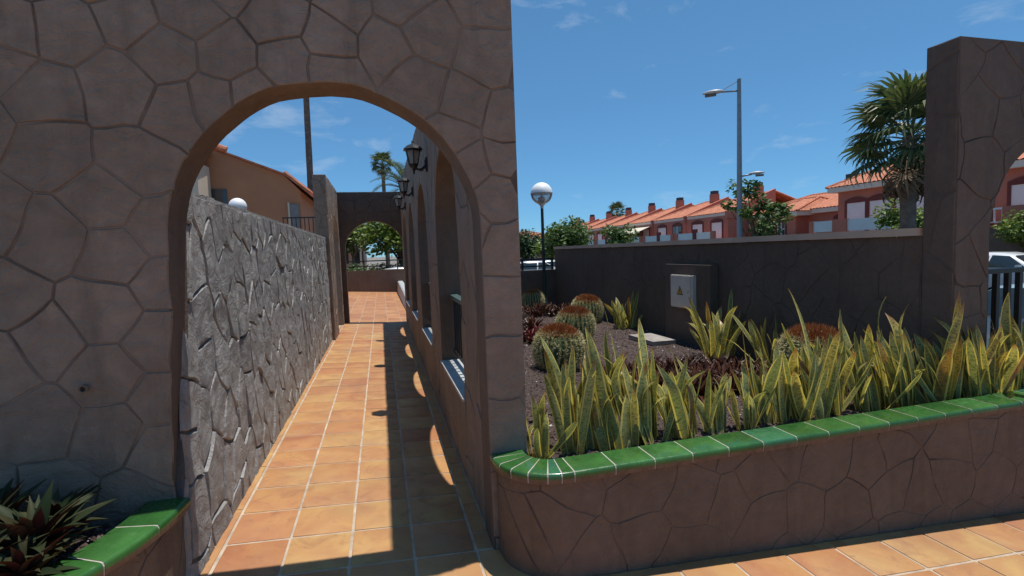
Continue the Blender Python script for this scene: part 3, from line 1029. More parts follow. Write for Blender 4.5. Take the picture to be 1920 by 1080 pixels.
# wall lanterns between the arches
def lantern_proto():
    t = empty('wall_lantern', (0, 0, 0))
    # local: wall at x = 0, lantern hangs out towards -x; origin at the wall plate
    cx = -0.165
    mb = MB()
    mb.box((-0.012, 0, 0), (0.022, 0.075, 0.17)); mb.box((-0.026, 0, 0), (0.012, 0.05, 0.11))
    mb.build('back_plate', 'black_metal', t)
    pts = []
    for k in range(13):
        a = k/12
        pts.append((-0.02+(cx+0.02)*a, 0, -0.015-0.045*math.sin(math.pi*a*0.9)*1.0+0.0*a))
    mb = MB().tube(pts, [0.021-0.008*math.sin(math.pi*k/12) for k in range(13)], 8)
    mb.tube([(-0.04, 0, -0.03), (-0.06, 0, -0.075), (-0.09, 0, -0.08), (-0.10, 0, -0.055)], 0.008, 6)
    mb.build('arm', 'black_metal', t, True)
    mb = MB().lathe([(0.004, -0.125), (0.014, -0.10), (0.012, -0.085), (0.022, -0.07), (0.016, -0.055), (0.05, -0.03), (0.066, -0.005), (0.064, 0.005)], (cx, 0, 0), 6, phase=R(30))
    mb.build('base_cup', 'black_metal', t)
    fr = MB()
    for k in range(6):
        a = R(60*k+30)
        p0 = V((cx+0.060*math.cos(a), 0.060*math.sin(a), 0.0)); p1 = V((cx+0.092*math.cos(a), 0.092*math.sin(a), 0.165))
        fr.bar(p0, p1, 0.011)
    fr.lathe([(0.090, 0.160), (0.102, 0.160), (0.102, 0.172), (0.090, 0.172)], (cx, 0, 0), 6, False, R(30))
    fr.build('cage', 'black_metal', t)
    for k in range(6):
        a0, a1 = R(60*k+33), R(60*k+87)
        q = MB().add([(cx+0.058*math.cos(a0), 0.058*math.sin(a0), 0.004), (cx+0.058*math.cos(a1), 0.058*math.sin(a1), 0.004),
                      (cx+0.089*math.cos(a1), 0.089*math.sin(a1), 0.161), (cx+0.089*math.cos(a0), 0.089*math.sin(a0), 0.161)], [(0, 1, 2, 3)])
        q.build('pane', 'lantern_glass', t)
    mb = MB().lathe([(0.008, 0.0), (0.02, 0.005), (0.02, 0.055), (0.014, 0.06), (0.022, 0.08), (0.018, 0.115), (0.004, 0.125)], (cx, 0, 0), 10)
    mb.build('bulb', 'fitting', t, True)
    mb = MB().lathe([(0.10, 0.168), (0.130, 0.174), (0.132, 0.182), (0.085, 0.222), (0.05, 0.24), (0.028, 0.246)], (cx, 0, 0), 6, phase=R(30))
    rf = mb.build('lantern_roof', 'black_metal', t)
    mb = MB().lathe([(0.028, 0.246), (0.02, 0.256), (0.009, 0.262), (0.016, 0.275), (0.010, 0.288), (0.002, 0.294)], (cx, 0, 0), 10)
    mb.build('finial', 'black_metal', rf, True)
    return t
lan = lantern_proto()
LANT = [(5.13, 'black wall lantern nearest the camera, highest of the three on the arcade'),
        (7.32, 'middle one of the three black wall lanterns on the arcade'),
        (9.48, 'farthest and smallest looking of the three black wall lanterns on the arcade')]
for k, (y, l) in enumerate(LANT):
    o = lan if k == 0 else copy_tree(lan)
    o.location = (AX-0.004, y, 2.44)
    o.scale = (0.80, 0.80, 0.80)
    tag(o, l, 'wall lantern', 'lanterns along the arcade')

# ------------------------------------------------------------------ planters with green coping
class Path:
    def __init__(s, pts):
        s.p = [V(q) for q in pts]
        s.L = [0]
        for a, b in zip(s.p, s.p[1:]):
            s.L.append(s.L[-1]+(b-a).length)
        s.n = len(s.p)
    def at(s, u):
        u = max(0, min(s.L[-1], u))
        for i in range(s.n-1):
            if u <= s.L[i+1] or i == s.n-2:
                t = (u-s.L[i])/(s.L[i+1]-s.L[i])
                return s.p[i].lerp(s.p[i+1], t)
    def nrm(s, u, e=0.012):
        d = (s.at(u+e)-s.at(u-e)).normalized()
        return V((d.y, -d.x))         # to the right of travel

rp_pts = [(0.530, 2.50), (0.530, 2.46)]
for k in range(1, 13):
    a = math.pi + (math.pi/2)*k/12
    rp_pts.append((0.80+0.27*math.cos(a), 2.46+0.27*math.sin(a)))
rp_pts += [(1.5, 2.19), (6.4, 2.19)]
RP = Path(rp_pts)          # travel: towards the viewer, round the corner, then +X; outside is to the right
lp_pts = []
ctrl = [(-0.925, 2.50), (-0.945, 2.34), (-0.985, 2.18), (-1.06, 2.02), (-1.17, 1.88), (-1.32, 1.77), (-1.55, 1.68), (-1.9, 1.62), (-2.6, 1.58)]
for i in range(len(ctrl)-1):
    p0, p1, p2, p3 = (V(ctrl[max(0, min(len(ctrl)-1, i+q))]) for q in (-1, 0, 1, 2))
    for k in range(6):
        t = k/6
        lp_pts.append(0.5*((2*p1)+(p2-p0)*t+(2*p0-5*p1+4*p2-p3)*t*t+(3*p1-p0-3*p2+p3)*t**3))
lp_pts.append(V(ctrl[-1]))
LP = Path(lp_pts)

def planter(name, path, side, loc, label, tiles, seed, zlo, cell):
    """side = +1: outside is to the right of travel; tiles = list of arc lengths between joints"""
    t = wroot(name, loc, label, 'planter')
    T = path.L[-1]
    def F(u, v, d):
        p = path.at(u)+path.nrm(u)*side*d
        return V((p.x, p.y, v))
    G = F if side > 0 else (lambda u, v, d: F(-u, v, d))
    mb = MB()
    N = 90
    us = sorted(set([T*k/N for k in range(N+1)]+[l for l in path.L]))
    prof = [(0.0, zlo), (0.0, 0.462), (-0.13, 0.462), (-0.13, zlo)]
    vs, fs = [], []
    for u in us:
        for d, z in prof:
            vs.append(F(u, z, d))
    for i in range(len(us)-1):
        for k in range(3):
            a = i*4+k
            q = (a, a+4, a+5, a+1)
            fs.append(q if side > 0 else q[::-1])
    mb.add(vs, fs)
    mb.build('wall_body', 'groove_planter', t)
    r = (0, zlo+0.12, T, 0.458) if side > 0 else (-T, zlo+0.12, 0, 0.458)
    stones(t, G, r, [], cell, seed, 'stucco_planter', groove=0.0055, proud=0.0030, rough=0.0030, tilt=0.0004, bevel=0.003, grid=0.05, warp=0.055, jitter=0.46,
           skip=lambda u, v: abs(u) > T*0.93)
    # coping: one object for each glazed tile
    u = 0.0
    for L in tiles:
        if u+L > T: break
        g = 0.0034
        m_ = 6 if L > 0.12 else 3
        cs = [(0.034, 0.448), (0.036, 0.470), (0.036, 0.486), (0.033, 0.494), (0.027, 0.4985), (0.018, 0.500), (-0.137, 0.500), (-0.142, 0.496), (-0.142, 0.464)]
        ctr = F(u+L/2, 0.466, -0.05)
        vs, fs, mi = [], [], []
        for q in range(m_+1):
            uu = u+g+(L-2*g)*q/m_
            p, n = path.at(uu), path.nrm(uu, 0.02)*side
            for d, z in cs:
                # keep the inner edge from folding over on the tight corner
                w = p+n*d
                vs.append(V((w.x, w.y, z))-ctr)
        K = len(cs)
        for q in range(m_):
            for k in range(K):
                a, b = q*K+k, q*K+(k+1) % K
                f = (a, a+K, b+K, b)
                fs.append(f if side > 0 else f[::-1])
                mi.append(1 if k in (0, K-1) else 0)
        fs.append(tuple(range(K)) if side < 0 else tuple(range(K-1, -1, -1))); mi.append(1)
        e = [m_*K+k for k in range(K)]
        fs.append(tuple(e) if side > 0 else tuple(e[::-1])); mi.append(1)
        me = bpy.data.meshes.new('coping_tile')
        me.from_pydata(vs, [], fs)
        me.materials.append(M['glaze']); me.materials.append(M['clay'])
        me.polygons.foreach_set('material_index', mi)
        me.polygons.foreach_set('use_smooth', [True]*len(fs))
        me.set_sharp_from_angle(angle=R(45))
        link('coping_tile', me, t, ctr, (random.Random(u).uniform(-.004, .004), 0, 0))
        # joint
        gv = []
        for uu in (u+L-0.0036, u+L+0.0036):
            p, n = path.at(uu), path.nrm(uu, 0.02)*side
            for d, z in ((0.031, 0.449), (0.0345, 0.485), (0.029, 0.4965), (0.018, 0.4988), (-0.137, 0.4988), (-0.137, 0.464)):
                w = p+n*d
                gv.append(V((w.x, w.y, z)))
        gf = []
        for k in range(5):
            f = (k, k+6, k+7, k+1)
            gf.append(f if side > 0 else f[::-1])
        MB().add(gv, gf).build('joint', 'white_grout', t)
        u += L
    return t
planter('raised_planter', RP, 1, (2.6, 2.3, -0.15), 'long raised planter of snake plants with green glazed coping right of the archway',
        [0.055, 0.075, 0.075, 0.085, 0.085, 0.06, 0.06]+[0.212]*26, 71, -0.62, 0.30)
planter('curved_planter', LP, -1, (-1.6, 2.0, 0.05), 'curved low planter with green glazed coping at the bottom left, below the big wall', [0.235]*14, 72, -0.15, 0.30)

# ------------------------------------------------------------------ garden walls
gx = 3.72
garden_wall = wroot('garden_wall', (gx+0.1, 6.6, 0), 'long dark grey shaded wall with a pale cap behind the cactus garden', 'wall')
GF = lambda u, v, d: V((gx+0.006-d, -u, v))
mb = MB().b2((gx+0.006, 2.72, STREET), (gx+0.22, 10.50, 1.545))
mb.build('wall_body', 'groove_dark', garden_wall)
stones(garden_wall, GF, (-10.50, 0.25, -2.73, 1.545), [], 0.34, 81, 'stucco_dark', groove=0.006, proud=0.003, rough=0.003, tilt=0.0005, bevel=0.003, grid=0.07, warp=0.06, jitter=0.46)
for k in range(4):
    ya = 2.735+k*1.94
    MB().b2((gx-0.022, ya, 1.548), (gx+0.245, ya+1.936, 1.603)).build('cap', 'cap', garden_wall)

pier = wroot('arched_pier_wall', (4.9, 2.6, 0), 'tall dark pier and arch of flagstone-patterned stucco at the right edge', 'wall')
PF = frame_front(2.508)
hp = arch_poly(4.725, 0.692, 1.52, 0.30, 30, 15)
mb = MB()
slab(mb, PF, [(gx, STREET), (6.6, STREET), (6.6, 2.83), (gx, 2.83)], [hp], 0.0, -0.205)
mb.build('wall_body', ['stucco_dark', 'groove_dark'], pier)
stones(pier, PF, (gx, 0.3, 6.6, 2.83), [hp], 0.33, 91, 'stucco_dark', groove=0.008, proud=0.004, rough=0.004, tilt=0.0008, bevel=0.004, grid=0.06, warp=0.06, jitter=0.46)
PS = lambda u, v, d: V((gx-d, -u, v))
stones(pier, PS, (-2.712, 0.3, -2.508, 2.83), [], 0.5, 92, 'stucco_dark', proud=0.004, grid=0.1, rough=0.002, tilt=0.002)

fence = wroot('railing_fence', (4.72, 2.62, 0.3), 'black vertical bar railing in the arch at the right edge', 'railing')
MB().b2((4.04, 2.595, 1.255), (5.41, 2.645, 1.288)).build('top_rail', 'black_metal', fence)
MB().b2((4.04, 2.605, 0.43), (5.41, 2.635, 0.455)).build('bottom_rail', 'black_metal', fence)
bm_ = MB().b2((-0.016, -0.016, 0.455), (0.016, 0.016, 1.255)).mesh('bar', 'black_metal')
for k in range(12):
    link('bar', bm_, fence, (4.065+k*0.116, 2.62, 0))

low = wroot('low_end_wall', (2.2, 10.6, 0), 'low dark wall with a railing at the far end of the cactus garden', 'wall')
MB().b2((0.73, 10.505, STREET), (3.94, 10.70, 1.105)).build('wall_body', 'stucco_dark', low)
rl = wroot('low_wall_railing', (2.2, 10.6, 1.105), 'dark two-bar railing on the low wall behind the lamp post', 'railing')
MB().b2((0.74, 10.57, 1.325), (3.72, 10.63, 1.365)).build('top_rail', 'black_metal', rl)
MB().b2((0.74, 10.58, 1.175), (3.72, 10.62, 1.205)).build('middle_rail', 'black_metal', rl)
pm = MB().b2((-0.022, -0.022, 1.105), (0.022, 0.022, 1.325)).mesh('post', 'black_metal')
for x in (0.9, 1.6, 2.3, 3.0, 3.69):
    link('post', pm, rl, (x, 10.60, 0))

endw = wroot('far_low_wall', (0, 22.3, 0), 'low brown wall with a railing seen through the far archway', 'wall')
MB().b2((-5.0, 22.2, STREET), (5.0, 22.4, 0.955)).build('wall_body', 'stucco_planter', endw)
er = wroot('far_railing', (0, 22.3, 0.955), 'dark two-bar railing on the low wall seen through the far archway', 'railing')
MB().b2((-5, 22.26, 1.32), (5, 22.34, 1.37)).build('top_rail', 'black_metal', er)
MB().b2((-5, 22.27, 1.10), (5, 22.33, 1.14)).build('middle_rail', 'black_metal', er)
pm = MB().b2((-0.025, -0.025, 0.955), (0.025, 0.025, 1.32)).mesh('post', 'black_metal')
for k in range(8):
    link('post', pm, er, (-4.9+k*1.4, 22.3, 0))
curb = MB()
vs = []
for y, h in ((12.6, 0.10), (14.0, 0.24), (17, 0.36), (21.0, 0.44), (22.19, 0.44)):
    vs += [(0.62, y, -0.1), (0.66, y, h-0.03), (0.70, y, h), (0.86, y, h), (0.88, y, -0.1)]
fs = []
for i in range(4):
    for k in range(4):
        a = i*5+k
        fs.append((a, a+1, a+6, a+5))
fs += [(0, 4, 3, 2, 1), (20, 21, 22, 23, 24)]
curb.add(vs, fs)
tag(curb.build('ramp_kerb', 'sill'), 'pale grey sloping kerb on the right beyond the far archway', 'kerb')
rk = MB()
rr = random.Random(4)
vs, fs = [], []
nseg, nring = 10, 6
for j in range(nring+1):
    ph = math.pi*j/nring
    for i in range(nseg):
        th = 2*math.pi*i/nseg
        r = 0.28*(1+0.3*noise.noise(V((math.cos(th)*1.5, math.sin(th)*1.5, ph))))
        vs.append((r*math.sin(ph)*math.cos(th), r*math.sin(ph)*math.sin(th)*1.2, r*math.cos(ph)*0.9))
for j in range(nring):
    for i in range(nseg):
        fs.append((j*nseg+i, (j+1)*nseg+i, (j+1)*nseg+(i+1) % nseg, j*nseg+(i+1) % nseg))
rk.add(vs, fs)
ro = rk.build('boulder', 'rock', smooth=True, angle=40)
ro.location = (-1.35, 17.0, 0.35); tag(ro, 'pale boulder at the left edge of the path beyond the far archway', 'boulder')

# ------------------------------------------------------------------ garden bed
def soil_z(x, y):
    base = 0.40 if y < 2.9 else 0.40-0.06*min(1, (y-2.9)/1.2)
    return base+0.020*noise.noise(V((x*1.3, y*1.3, 3)))+0.010*noise.noise(V((x*5, y*5, 7)))
sheet('garden_soil', 0.60, 2.28, 3.728, 10.52, soil_z, 'soil', nx=44, ny=110)
sheet('planter_soil', 3.7285, 2.28, 6.3, 2.51, lambda x, y: 0.40+0.012*noise.noise(V((x*4, y*4, 7))), 'soil', nx=40, ny=4)
def soil_left(x, y):
    return 0.43+0.02*noise.noise(V((x*3, y*3, 1)))
mb = MB()
vs, fs = [], []
NU = 40
for i in range(NU+1):
    u = LP.L[-1]*i/NU
    p = LP.at(u)-LP.nrm(u)*-1*0.125*1.0
    for k in range(6):
        q = V((p.x, p.y)).lerp(V((min(p.x, -0.99)-0.0*k, 2.51)), k/5)
        vs.append((q.x, q.y, soil_left(q.x, q.y)))
for i in range(NU):
    for k in range(5):
        a = i*6+k
        fs.append((a, a+1, a+7, a+6))
mb.add(vs, fs)
o = mb.build('left_planter_soil', 'soil'); o['kind'] = 'structure'

# volcanic gravel over the bed
def gravel(name, n, region, zf, seed, smin, smax):
    rng = random.Random(seed)
    vs, fs = [], []
    base = [V((1, 0, 0)), V((-1, 0, 0)), V((0, 1, 0)), V((0, -1, 0)), V((0, 0, 1)), V((0, 0, -1))]
    tri = [(0, 2, 4), (2, 1, 4), (1, 3, 4), (3, 0, 4), (2, 0, 5), (1, 2, 5), (3, 1, 5), (0, 3, 5)]
    for _ in range(n):
        x, y = region(rng)
        z = zf(x, y)
        s = rng.uniform(smin, smax)*(1.8 if rng.random() < .04 else 1)
        q = V((rng.uniform(-1, 1), rng.uniform(-1, 1), rng.uniform(-1, 1))).to_track_quat('Z', 'Y')
        o = len(vs)
        for b in base:
            p = q @ V((b.x*s*rng.uniform(.7, 1.3), b.y*s*rng.uniform(.7, 1.2), b.z*s*rng.uniform(.6, 1.1)))
            vs.append((x+p.x, y+p.y, z+p.z*0.8+s*0.25))
        fs += [(a+o, b+o, c+o) for a, b, c in tri]
    me = bpy.data.meshes.new(name)
    me.from_pydata(vs, [], fs)
    me.materials.append(M['gravel'])
    o = link(name, me)
    return tag(o, 'reddish brown volcanic gravel covering the planting bed' if seed == 1 else 'dark gravel in the curved planter', 'gravel', kind='stuff')
def reg_main(r):
    while True:
        t = r.random()**1.5
        x, y = r.uniform(0.70, 3.72), 2.30+t*7.5
        if math.hypot(x-0.8, y-2.46) < 0.2 and (x < 0.8 and y < 2.46): continue
        return x, y
gravel('gravel', 26000, reg_main, soil_z, 1, 0.005, 0.011)
gravel('gravel', 2500, lambda r: (r.uniform(-2.2, -1.05), r.uniform(2.15, 2.49)), soil_left, 2, 0.005, 0.011)

# ------------------------------------------------------------------ snake plants
def snake_leaf(seed):
    """unit-height blade: channelled strip with UV across and along"""
    rng = random.Random(seed)
    n = 14
    W = rng.uniform(0.026, 0.038)
    bend = rng.uniform(-0.05, 0.16)
    kink = rng.choice((0, 0, 0, 0.3, 0.9))
    twist = rng.uniform(-0.9, 0.9)
    side = rng.uniform(-0.06, 0.06)
    us = [-1, -0.80, -0.4, 0, 0.4, 0.80, 1]
    vs, uv, fs = [], [], []
    p = V((0, 0, 0)); ang = 0.0
    rows = []
    for i in range(n+1):
        t = i/n
        if i:
            ang += bend/n*(0.4+1.2*t)+(kink/n*2.2 if t > 0.72 else 0)
            p = p+V((side/n*2*t, math.sin(ang)/n, math.cos(ang)/n))
        w = W*(0.68+0.32*min(1, t/0.3)**0.8) if t < 0.66 else W*max(0, 1-((t-0.66)/0.34)**2.0)**0.8
        w = max(w, 0.0022)
        tw = twist*t
        right = V((math.cos(tw), math.sin(tw), 0))
        fwd = V((-math.sin(tw), math.cos(tw), -math.tan(ang)*0.4)).normalized()
        rows.append((p, w, right, fwd, t))
    K = len(us)
    for layer in (1,):
        for p, w, r_, f_, t in rows:
            for u in us:
                ch = -(1-u*u)*w*(0.42 if t < .6 else 0.42*(1-t)/.4+0.1)
                th = (0.0035*(1-abs(u)**3)+0.0008)*(1 if layer else -1)
                vs.append(p+r_*(u*w)+f_*(ch+th))
                uv.append((u*0.5+0.5, t))
    for i in range(n):
        for k in range(K-1):
            a = i*K+k
            fs.append((a, a+1, a+K+1, a+K))
    mb = MB().add(vs, fs, uv)
    me = mb.mesh('leaf', 'snake')
    me.polygons.foreach_set('use_smooth', [True]*len(me.polygons))
    return me
SNAKE = [snake_leaf(k) for k in range(16)]
def snake_plant(x, y, n, hmin, hmax, spread, label, seed, tall=None, lean=0.13, z=None):
    rng = random.Random(seed)
    z0 = (soil_z(x, y) if z is None else z)-0.02
    t = empty('snake_plant', (x, y, z0), label, 'plant', 'snake plants in the planter')
    n = int(n*2.0)
    for k in range(n):
        h = rng.uniform(hmin, hmax)*1.08
        if tall and k < len(tall): h = tall[k]*1.06
        a = rng.uniform(0, 2*math.pi)
        r = spread*math.sqrt(rng.random())
        dx, dy = math.cos(a)*r, math.sin(a)*r*0.55
        if rng.random() < 0.09: lx, ly = rng.uniform(-.6, .6), rng.uniform(-.5, .3)
        else: lx, ly = rng.gauss(0, lean), rng.gauss(0.13, lean)
        # blades lean outwards from the middle of the clump
        lx += dx/spread*0.10 if spread else 0
        wz = rng.uniform(0.80, 1.22)*(0.58+0.48*min(h, 0.75))
        face = rng.gauss(0, 0.7)+(math.pi if rng.random() < .4 else 0)
        me = SNAKE[rng.randrange(len(SNAKE))]
        o = link('leaf', me, t, (dx, dy, 0), None, (wz, wz, h))
        o.rotation_euler = (-ly, lx, face)
        o.rotation_mode = 'XYZ'
        # lean applied after the turn about the stem
        q = Matrix.Rotation(lx, 3, 'Y') @ Matrix.Rotation(-ly, 3, 'X') @ Matrix.Rotation(face, 3, 'Z')
        o.rotation_euler = q.to_euler('XYZ')
    return t
SP = [  # x, y, leaves, shortest, longest, spread, tallest blades, label
 (0.775, 2.60, 7, .22, .40, .07, (.46, .42), 'small snake plant beside the arched wall, first from the left in the long planter'),
 (1.02, 2.60, 11, .28, .52, .11, (.66, .60, .58), 'second snake plant clump from the arched wall along the green coping'),
 (1.25, 2.57, 12, .28, .55, .12, (.70, .64, .60), 'third snake plant clump from the arched wall along the green coping'),
 (1.47, 2.60, 13, .30, .55, .12, (.76, .74, .66), 'fourth and tall snake plant clump from the arched wall, in front of the reddish bed'),
 (1.70, 2.60, 9, .26, .46, .10, (.56, .5), 'fifth snake plant clump from the arched wall along the green coping'),
 (1.93, 2.60, 6, .22, .40, .07, (.48, .40), 'small sixth snake plant from the arched wall, gaps of gravel on either side'),
 (2.12, 2.57, 6, .20, .36, .07, (.40,), 'short seventh snake plant from the arched wall with a drooping pale blade'),
 (2.36, 2.62, 12, .28, .50, .12, (.60, .55), 'eighth snake plant clump from the arched wall, left of the hidden barrel cactus'),
 (2.62, 2.58, 12, .28, .50, .12, (.84, .58), 'ninth snake plant clump with one very tall hooked blade before the right barrel cactus'),
 (2.88, 2.62, 11, .28, .52, .12, (.62, .56), 'tenth snake plant clump from the arched wall, right in front of the barrel cactus'),
 (3.12, 2.58, 12, .30, .54, .12, (.66, .62, .56), 'eleventh snake plant clump from the arched wall, right of the barrel cactus'),
 (3.34, 2.52, 15, .30, .56, .12, (.74, .70, .66), 'twelfth snake plant clump with tall blades standing before the dark wall'),
 (3.56, 2.44, 16, .30, .56, .13, (.76, .70), 'thirteenth snake plant clump, at the left side of the dark pier'),
 (3.82, 2.40, 14, .28, .54, .12, (.66, .60), 'fourteenth snake plant clump, right in front of the dark pier'),
 (4.08, 2.39, 13, .28, .54, .09, (.72, .62), 'fifteenth snake plant clump, before the black railing at the right edge'),
 (4.36, 2.39, 10, .28, .52, .09, (.64, .6), 'rightmost snake plant clump, cut by the right edge of the picture'),
]
for k, (x, y, n, a, b, s, tl, l) in enumerate(SP):
    snake_plant(x, y, n, a, b, s, l, 100+k, tl, z=0.40 if x > 3.65 else None)
snake_plant(3.48, 6.75, 13, .30, .48, .16, 'far snake plant clump against the dark wall, left of the meter cabinet', 140, (.58, .55), 0.2)
snake_plant(3.42, 4.55, 15, .34, .58, .17, 'snake plant clump against the dark wall, right of the meter cabinet', 141, (.70, .66, .62), 0.2)
snake_plant(3.52, 3.95, 7, .34, .50, .12, 'thin snake plant clump in the shade of the dark wall behind the barrel cactus', 142, (.60, .56), 0.22)

# ------------------------------------------------------------------ barrel cacti
def cactus_meshes(seed):
    rng = random.Random(seed)
    ribs, rings = 26, 22
    nth = ribs*4
    def rad(ph, th):
        c = math.cos(ribs*th)
        env = math.sin(ph)**0.85 if 0 < ph < math.pi else 0
        return env*(1+0.075*math.copysign(abs(c)**0.7, c)*min(1, math.sin(ph)*1.6))
    def pt(ph, th, k=1.0):
        r = rad(ph, th)*0.5*k
        z = math.cos(ph)
        z = z*0.40*(1.0 if z < 0 else 1.0)-0.01*math.exp(-(ph/0.35)**2)
        return V((r*math.cos(th), r*math.sin(th), z*k+0.36))
    vs, fs = [], []
    for j in range(rings+1):
        ph = math.pi*(0.02+0.90*j/rings)
        for i in range(nth):
            vs.append(pt(ph, 2*math.pi*i/nth))
    for j in range(rings):
        for i in range(nth):
            i2 = (i+1) % nth
            fs.append((j*nth+i, (j+1)*nth+i, (j+1)*nth+i2, j*nth+i2))
    fs.append(tuple(range(nth)))
    body = MB().add(vs, fs).mesh('body', 'cactus')
    body.polygons.foreach_set('use_smooth', [True]*len(body.polygons))
    def spikes(items, name, mat):
        v2, f2 = [], []
        for p, d, L, w in items:
            a = d.orthogonal().normalized()*w
            b = d.cross(a).normalized()*w
            o = len(v2)
            v2 += [p+a, p-a*0.5+b*0.87, p-a*0.5-b*0.87, p+d*L]
            f2 += [(o, o+1, o+3), (o+1, o+2, o+3), (o+2, o, o+3)]
        me = bpy.data.meshes.new(name)
        me.from_pydata(v2, [], f2)
        me.materials.append(M[mat])
        return me
    it = []
    for i in range(ribs):
        th = 2*math.pi*i/ribs
        for j in range(22):
            ph = math.pi*(0.25+0.64*j/21)+rng.uniform(-.015, .015)
            p = pt(ph, th)
            nrm = V((math.cos(th)*math.sin(ph), math.sin(th)*math.sin(ph), math.cos(ph))).normalized()
            for _ in range(10):
                d = (nrm+V((rng.uniform(-1, 1), rng.uniform(-1, 1), rng.uniform(-1, 1)))*0.85).normalized()
                it.append((p, d, rng.uniform(.06, .115), 0.0085))
    sp = spikes(it, 'spines', 'spine')
    it = []
    for _ in range(2600):
        th = rng.uniform(0, 2*math.pi)
        ph = math.pi*0.285*math.sqrt(rng.random())+0.02
        p = pt(ph, th, 0.99)
        nrm = V((math.cos(th)*math.sin(ph), math.sin(th)*math.sin(ph), math.cos(ph)+.3)).normalized()
        d = (nrm+V((rng.uniform(-1, 1), rng.uniform(-1, 1), rng.uniform(-1, 1)))*0.6).normalized()
        it.append((p, d, rng.uniform(.05, .115), 0.0075))
    cr = spikes(it, 'crown', 'wool')
    return body, sp, cr
CACT = [cactus_meshes(k) for k in range(3)]
def cactus(x, y, d, h, label, k, rz=0.0):
    z = soil_z(x, y)-0.02
    t = empty('barrel_cactus', (x, y, z), label, 'cactus', 'barrel cacti in the garden bed', rz)
    for nm, me in zip(('body', 'spines', 'crown'), CACT[k % 3]):
        link(nm, me, t, (0, 0, 0), (0.05*k, 0.07-0.05*k, 0), (d*(1+0.05*(k-1)), d*(1-0.04*k), h/0.76))
    return t
cactus(1.70, 4.80, 0.485, 0.44, 'nearest and largest round barrel cactus, beside the arched wall edge', 0)
cactus(2.38, 6.05, 0.46, 0.46, 'barrel cactus with orange brown crown, middle of the overlapping three', 1, 0.4)
cactus(3.20, 7.60, 0.49, 0.45, 'rearmost of the three overlapping barrel cacti, against the dark wall', 2, 0.9)
cactus(3.22, 3.16, 0.47, 0.49, 'barrel cactus with rusty crown behind the snake plants, before the dark wall', 1, 1.3)
cactus(3.05, 10.0, 0.42, 0.38, 'small distant barrel cactus half hidden by the edge of the arched wall', 0, 2.0)

# ------------------------------------------------------------------ leafy rosettes
def blade(L, W, curl, n=5, mats=None):
    """lanceolate leaf along +X, rising; upper side slot 0, underside slot 1"""
    vs, fs, mi = [], [], []
    p = V((0, 0, 0)); a = curl[0]
    rows = []
    for i in range(n+1):
        t = i/n
        w = W*(0.55+0.45*math.sin(math.pi*min(1, t*1.1)))*(1-t**3) if t < 1 else 0.0006
        rows.append((p.copy(), max(w, 0.0006), a))
        a += (curl[1]-curl[0])/n
        p = p+V((math.cos(a), 0, math.sin(a)))*(L/n)
    for s in (1, -1):
        for p, w, a in rows:
            up_ = V((-math.sin(a), 0, math.cos(a)))
            for u in (-1, 0, 1):
                vs.append(p+V((0, u*w, 0))+up_*(abs(u)*w*0.6+s*(0.0012 if u == 0 else 0.0004)))
    K, N1 = 3, (n+1)*3
    for i in range(n):
        for k in range(2):
            q = i*K+k
            fs.append((q, q+K, q+K+1, q+1)); mi.append(0)
            fs.append((N1+q, N1+q+1, N1+q+K+1, N1+q+K)); mi.append(1)
    return vs, fs, mi
RH = []
for k in range(6):
    r = random.Random(k)
    vs, fs, mi = blade(r.uniform(.21, .28), r.uniform(.022, .029), (r.uniform(.9, 1.2), r.uniform(.15, .6)), 9)
    me = bpy.data.meshes.new('leaf')
    me.from_pydata(vs, [], fs)
    me.materials.append(M['rhoeo_top']); me.materials.append(M['rhoeo_under'])
    me.polygons.foreach_set('material_index', mi)
    me.polygons.foreach_set('use_smooth', [True]*len(fs))
    RH.append(me)
def rosette(x, y, z, n, s, label, seed):
    rng = random.Random(seed)
    t = empty('oyster_plant', (x, y, z), label, 'plant', 'leafy rosettes in the curved planter')
    n = int(n*1.35)
    for k in range(n):
        a = k*2.39996+rng.uniform(-.2, .2)
        tilt = -0.75*(k/n)+rng.uniform(-.15, .15)     # inner leaves stand up
        sc = s*0.86*(0.8+0.35*(1-k/n))*rng.uniform(.85, 1.15)
        q = Matrix.Rotation(a, 3, 'Z') @ Matrix.Rotation(tilt+0.35, 3, 'Y') @ Matrix.Rotation(rng.uniform(-.3, .3), 3, 'X')
        o = link('leaf', RH[rng.randrange(6)], t, (math.cos(a)*0.012, math.sin(a)*0.012, 0.02+0.05*k/n), q.to_euler(), sc)
    return t
ROS = [(-1.30, 2.18, .46, 34, 1.12, 'large rosette of green and purple leaves leaning over the green coping at the left'),
       (-1.25, 2.02, .44, 28, .85, 'low rosette nearest the coping in the bottom left planter'),
       (-1.52, 2.32, .46, 32, 1.2, 'purple leaved rosette at the left picture edge under the big wall'),
       (-1.42, 2.03, .45, 28, 1.0, 'rosette at the very bottom left corner of the picture'),
       (-1.66, 2.12, .45, 28, 1.1, 'rosette partly cut by the left picture edge'),
       (-1.33, 2.34, .45, 24, .9, 'smaller rosette at the back right of the left planter')]
for k, (x, y, z, n, s, l) in enumerate(ROS):
    rosette(x, y, z, n, s, l, 300+k)

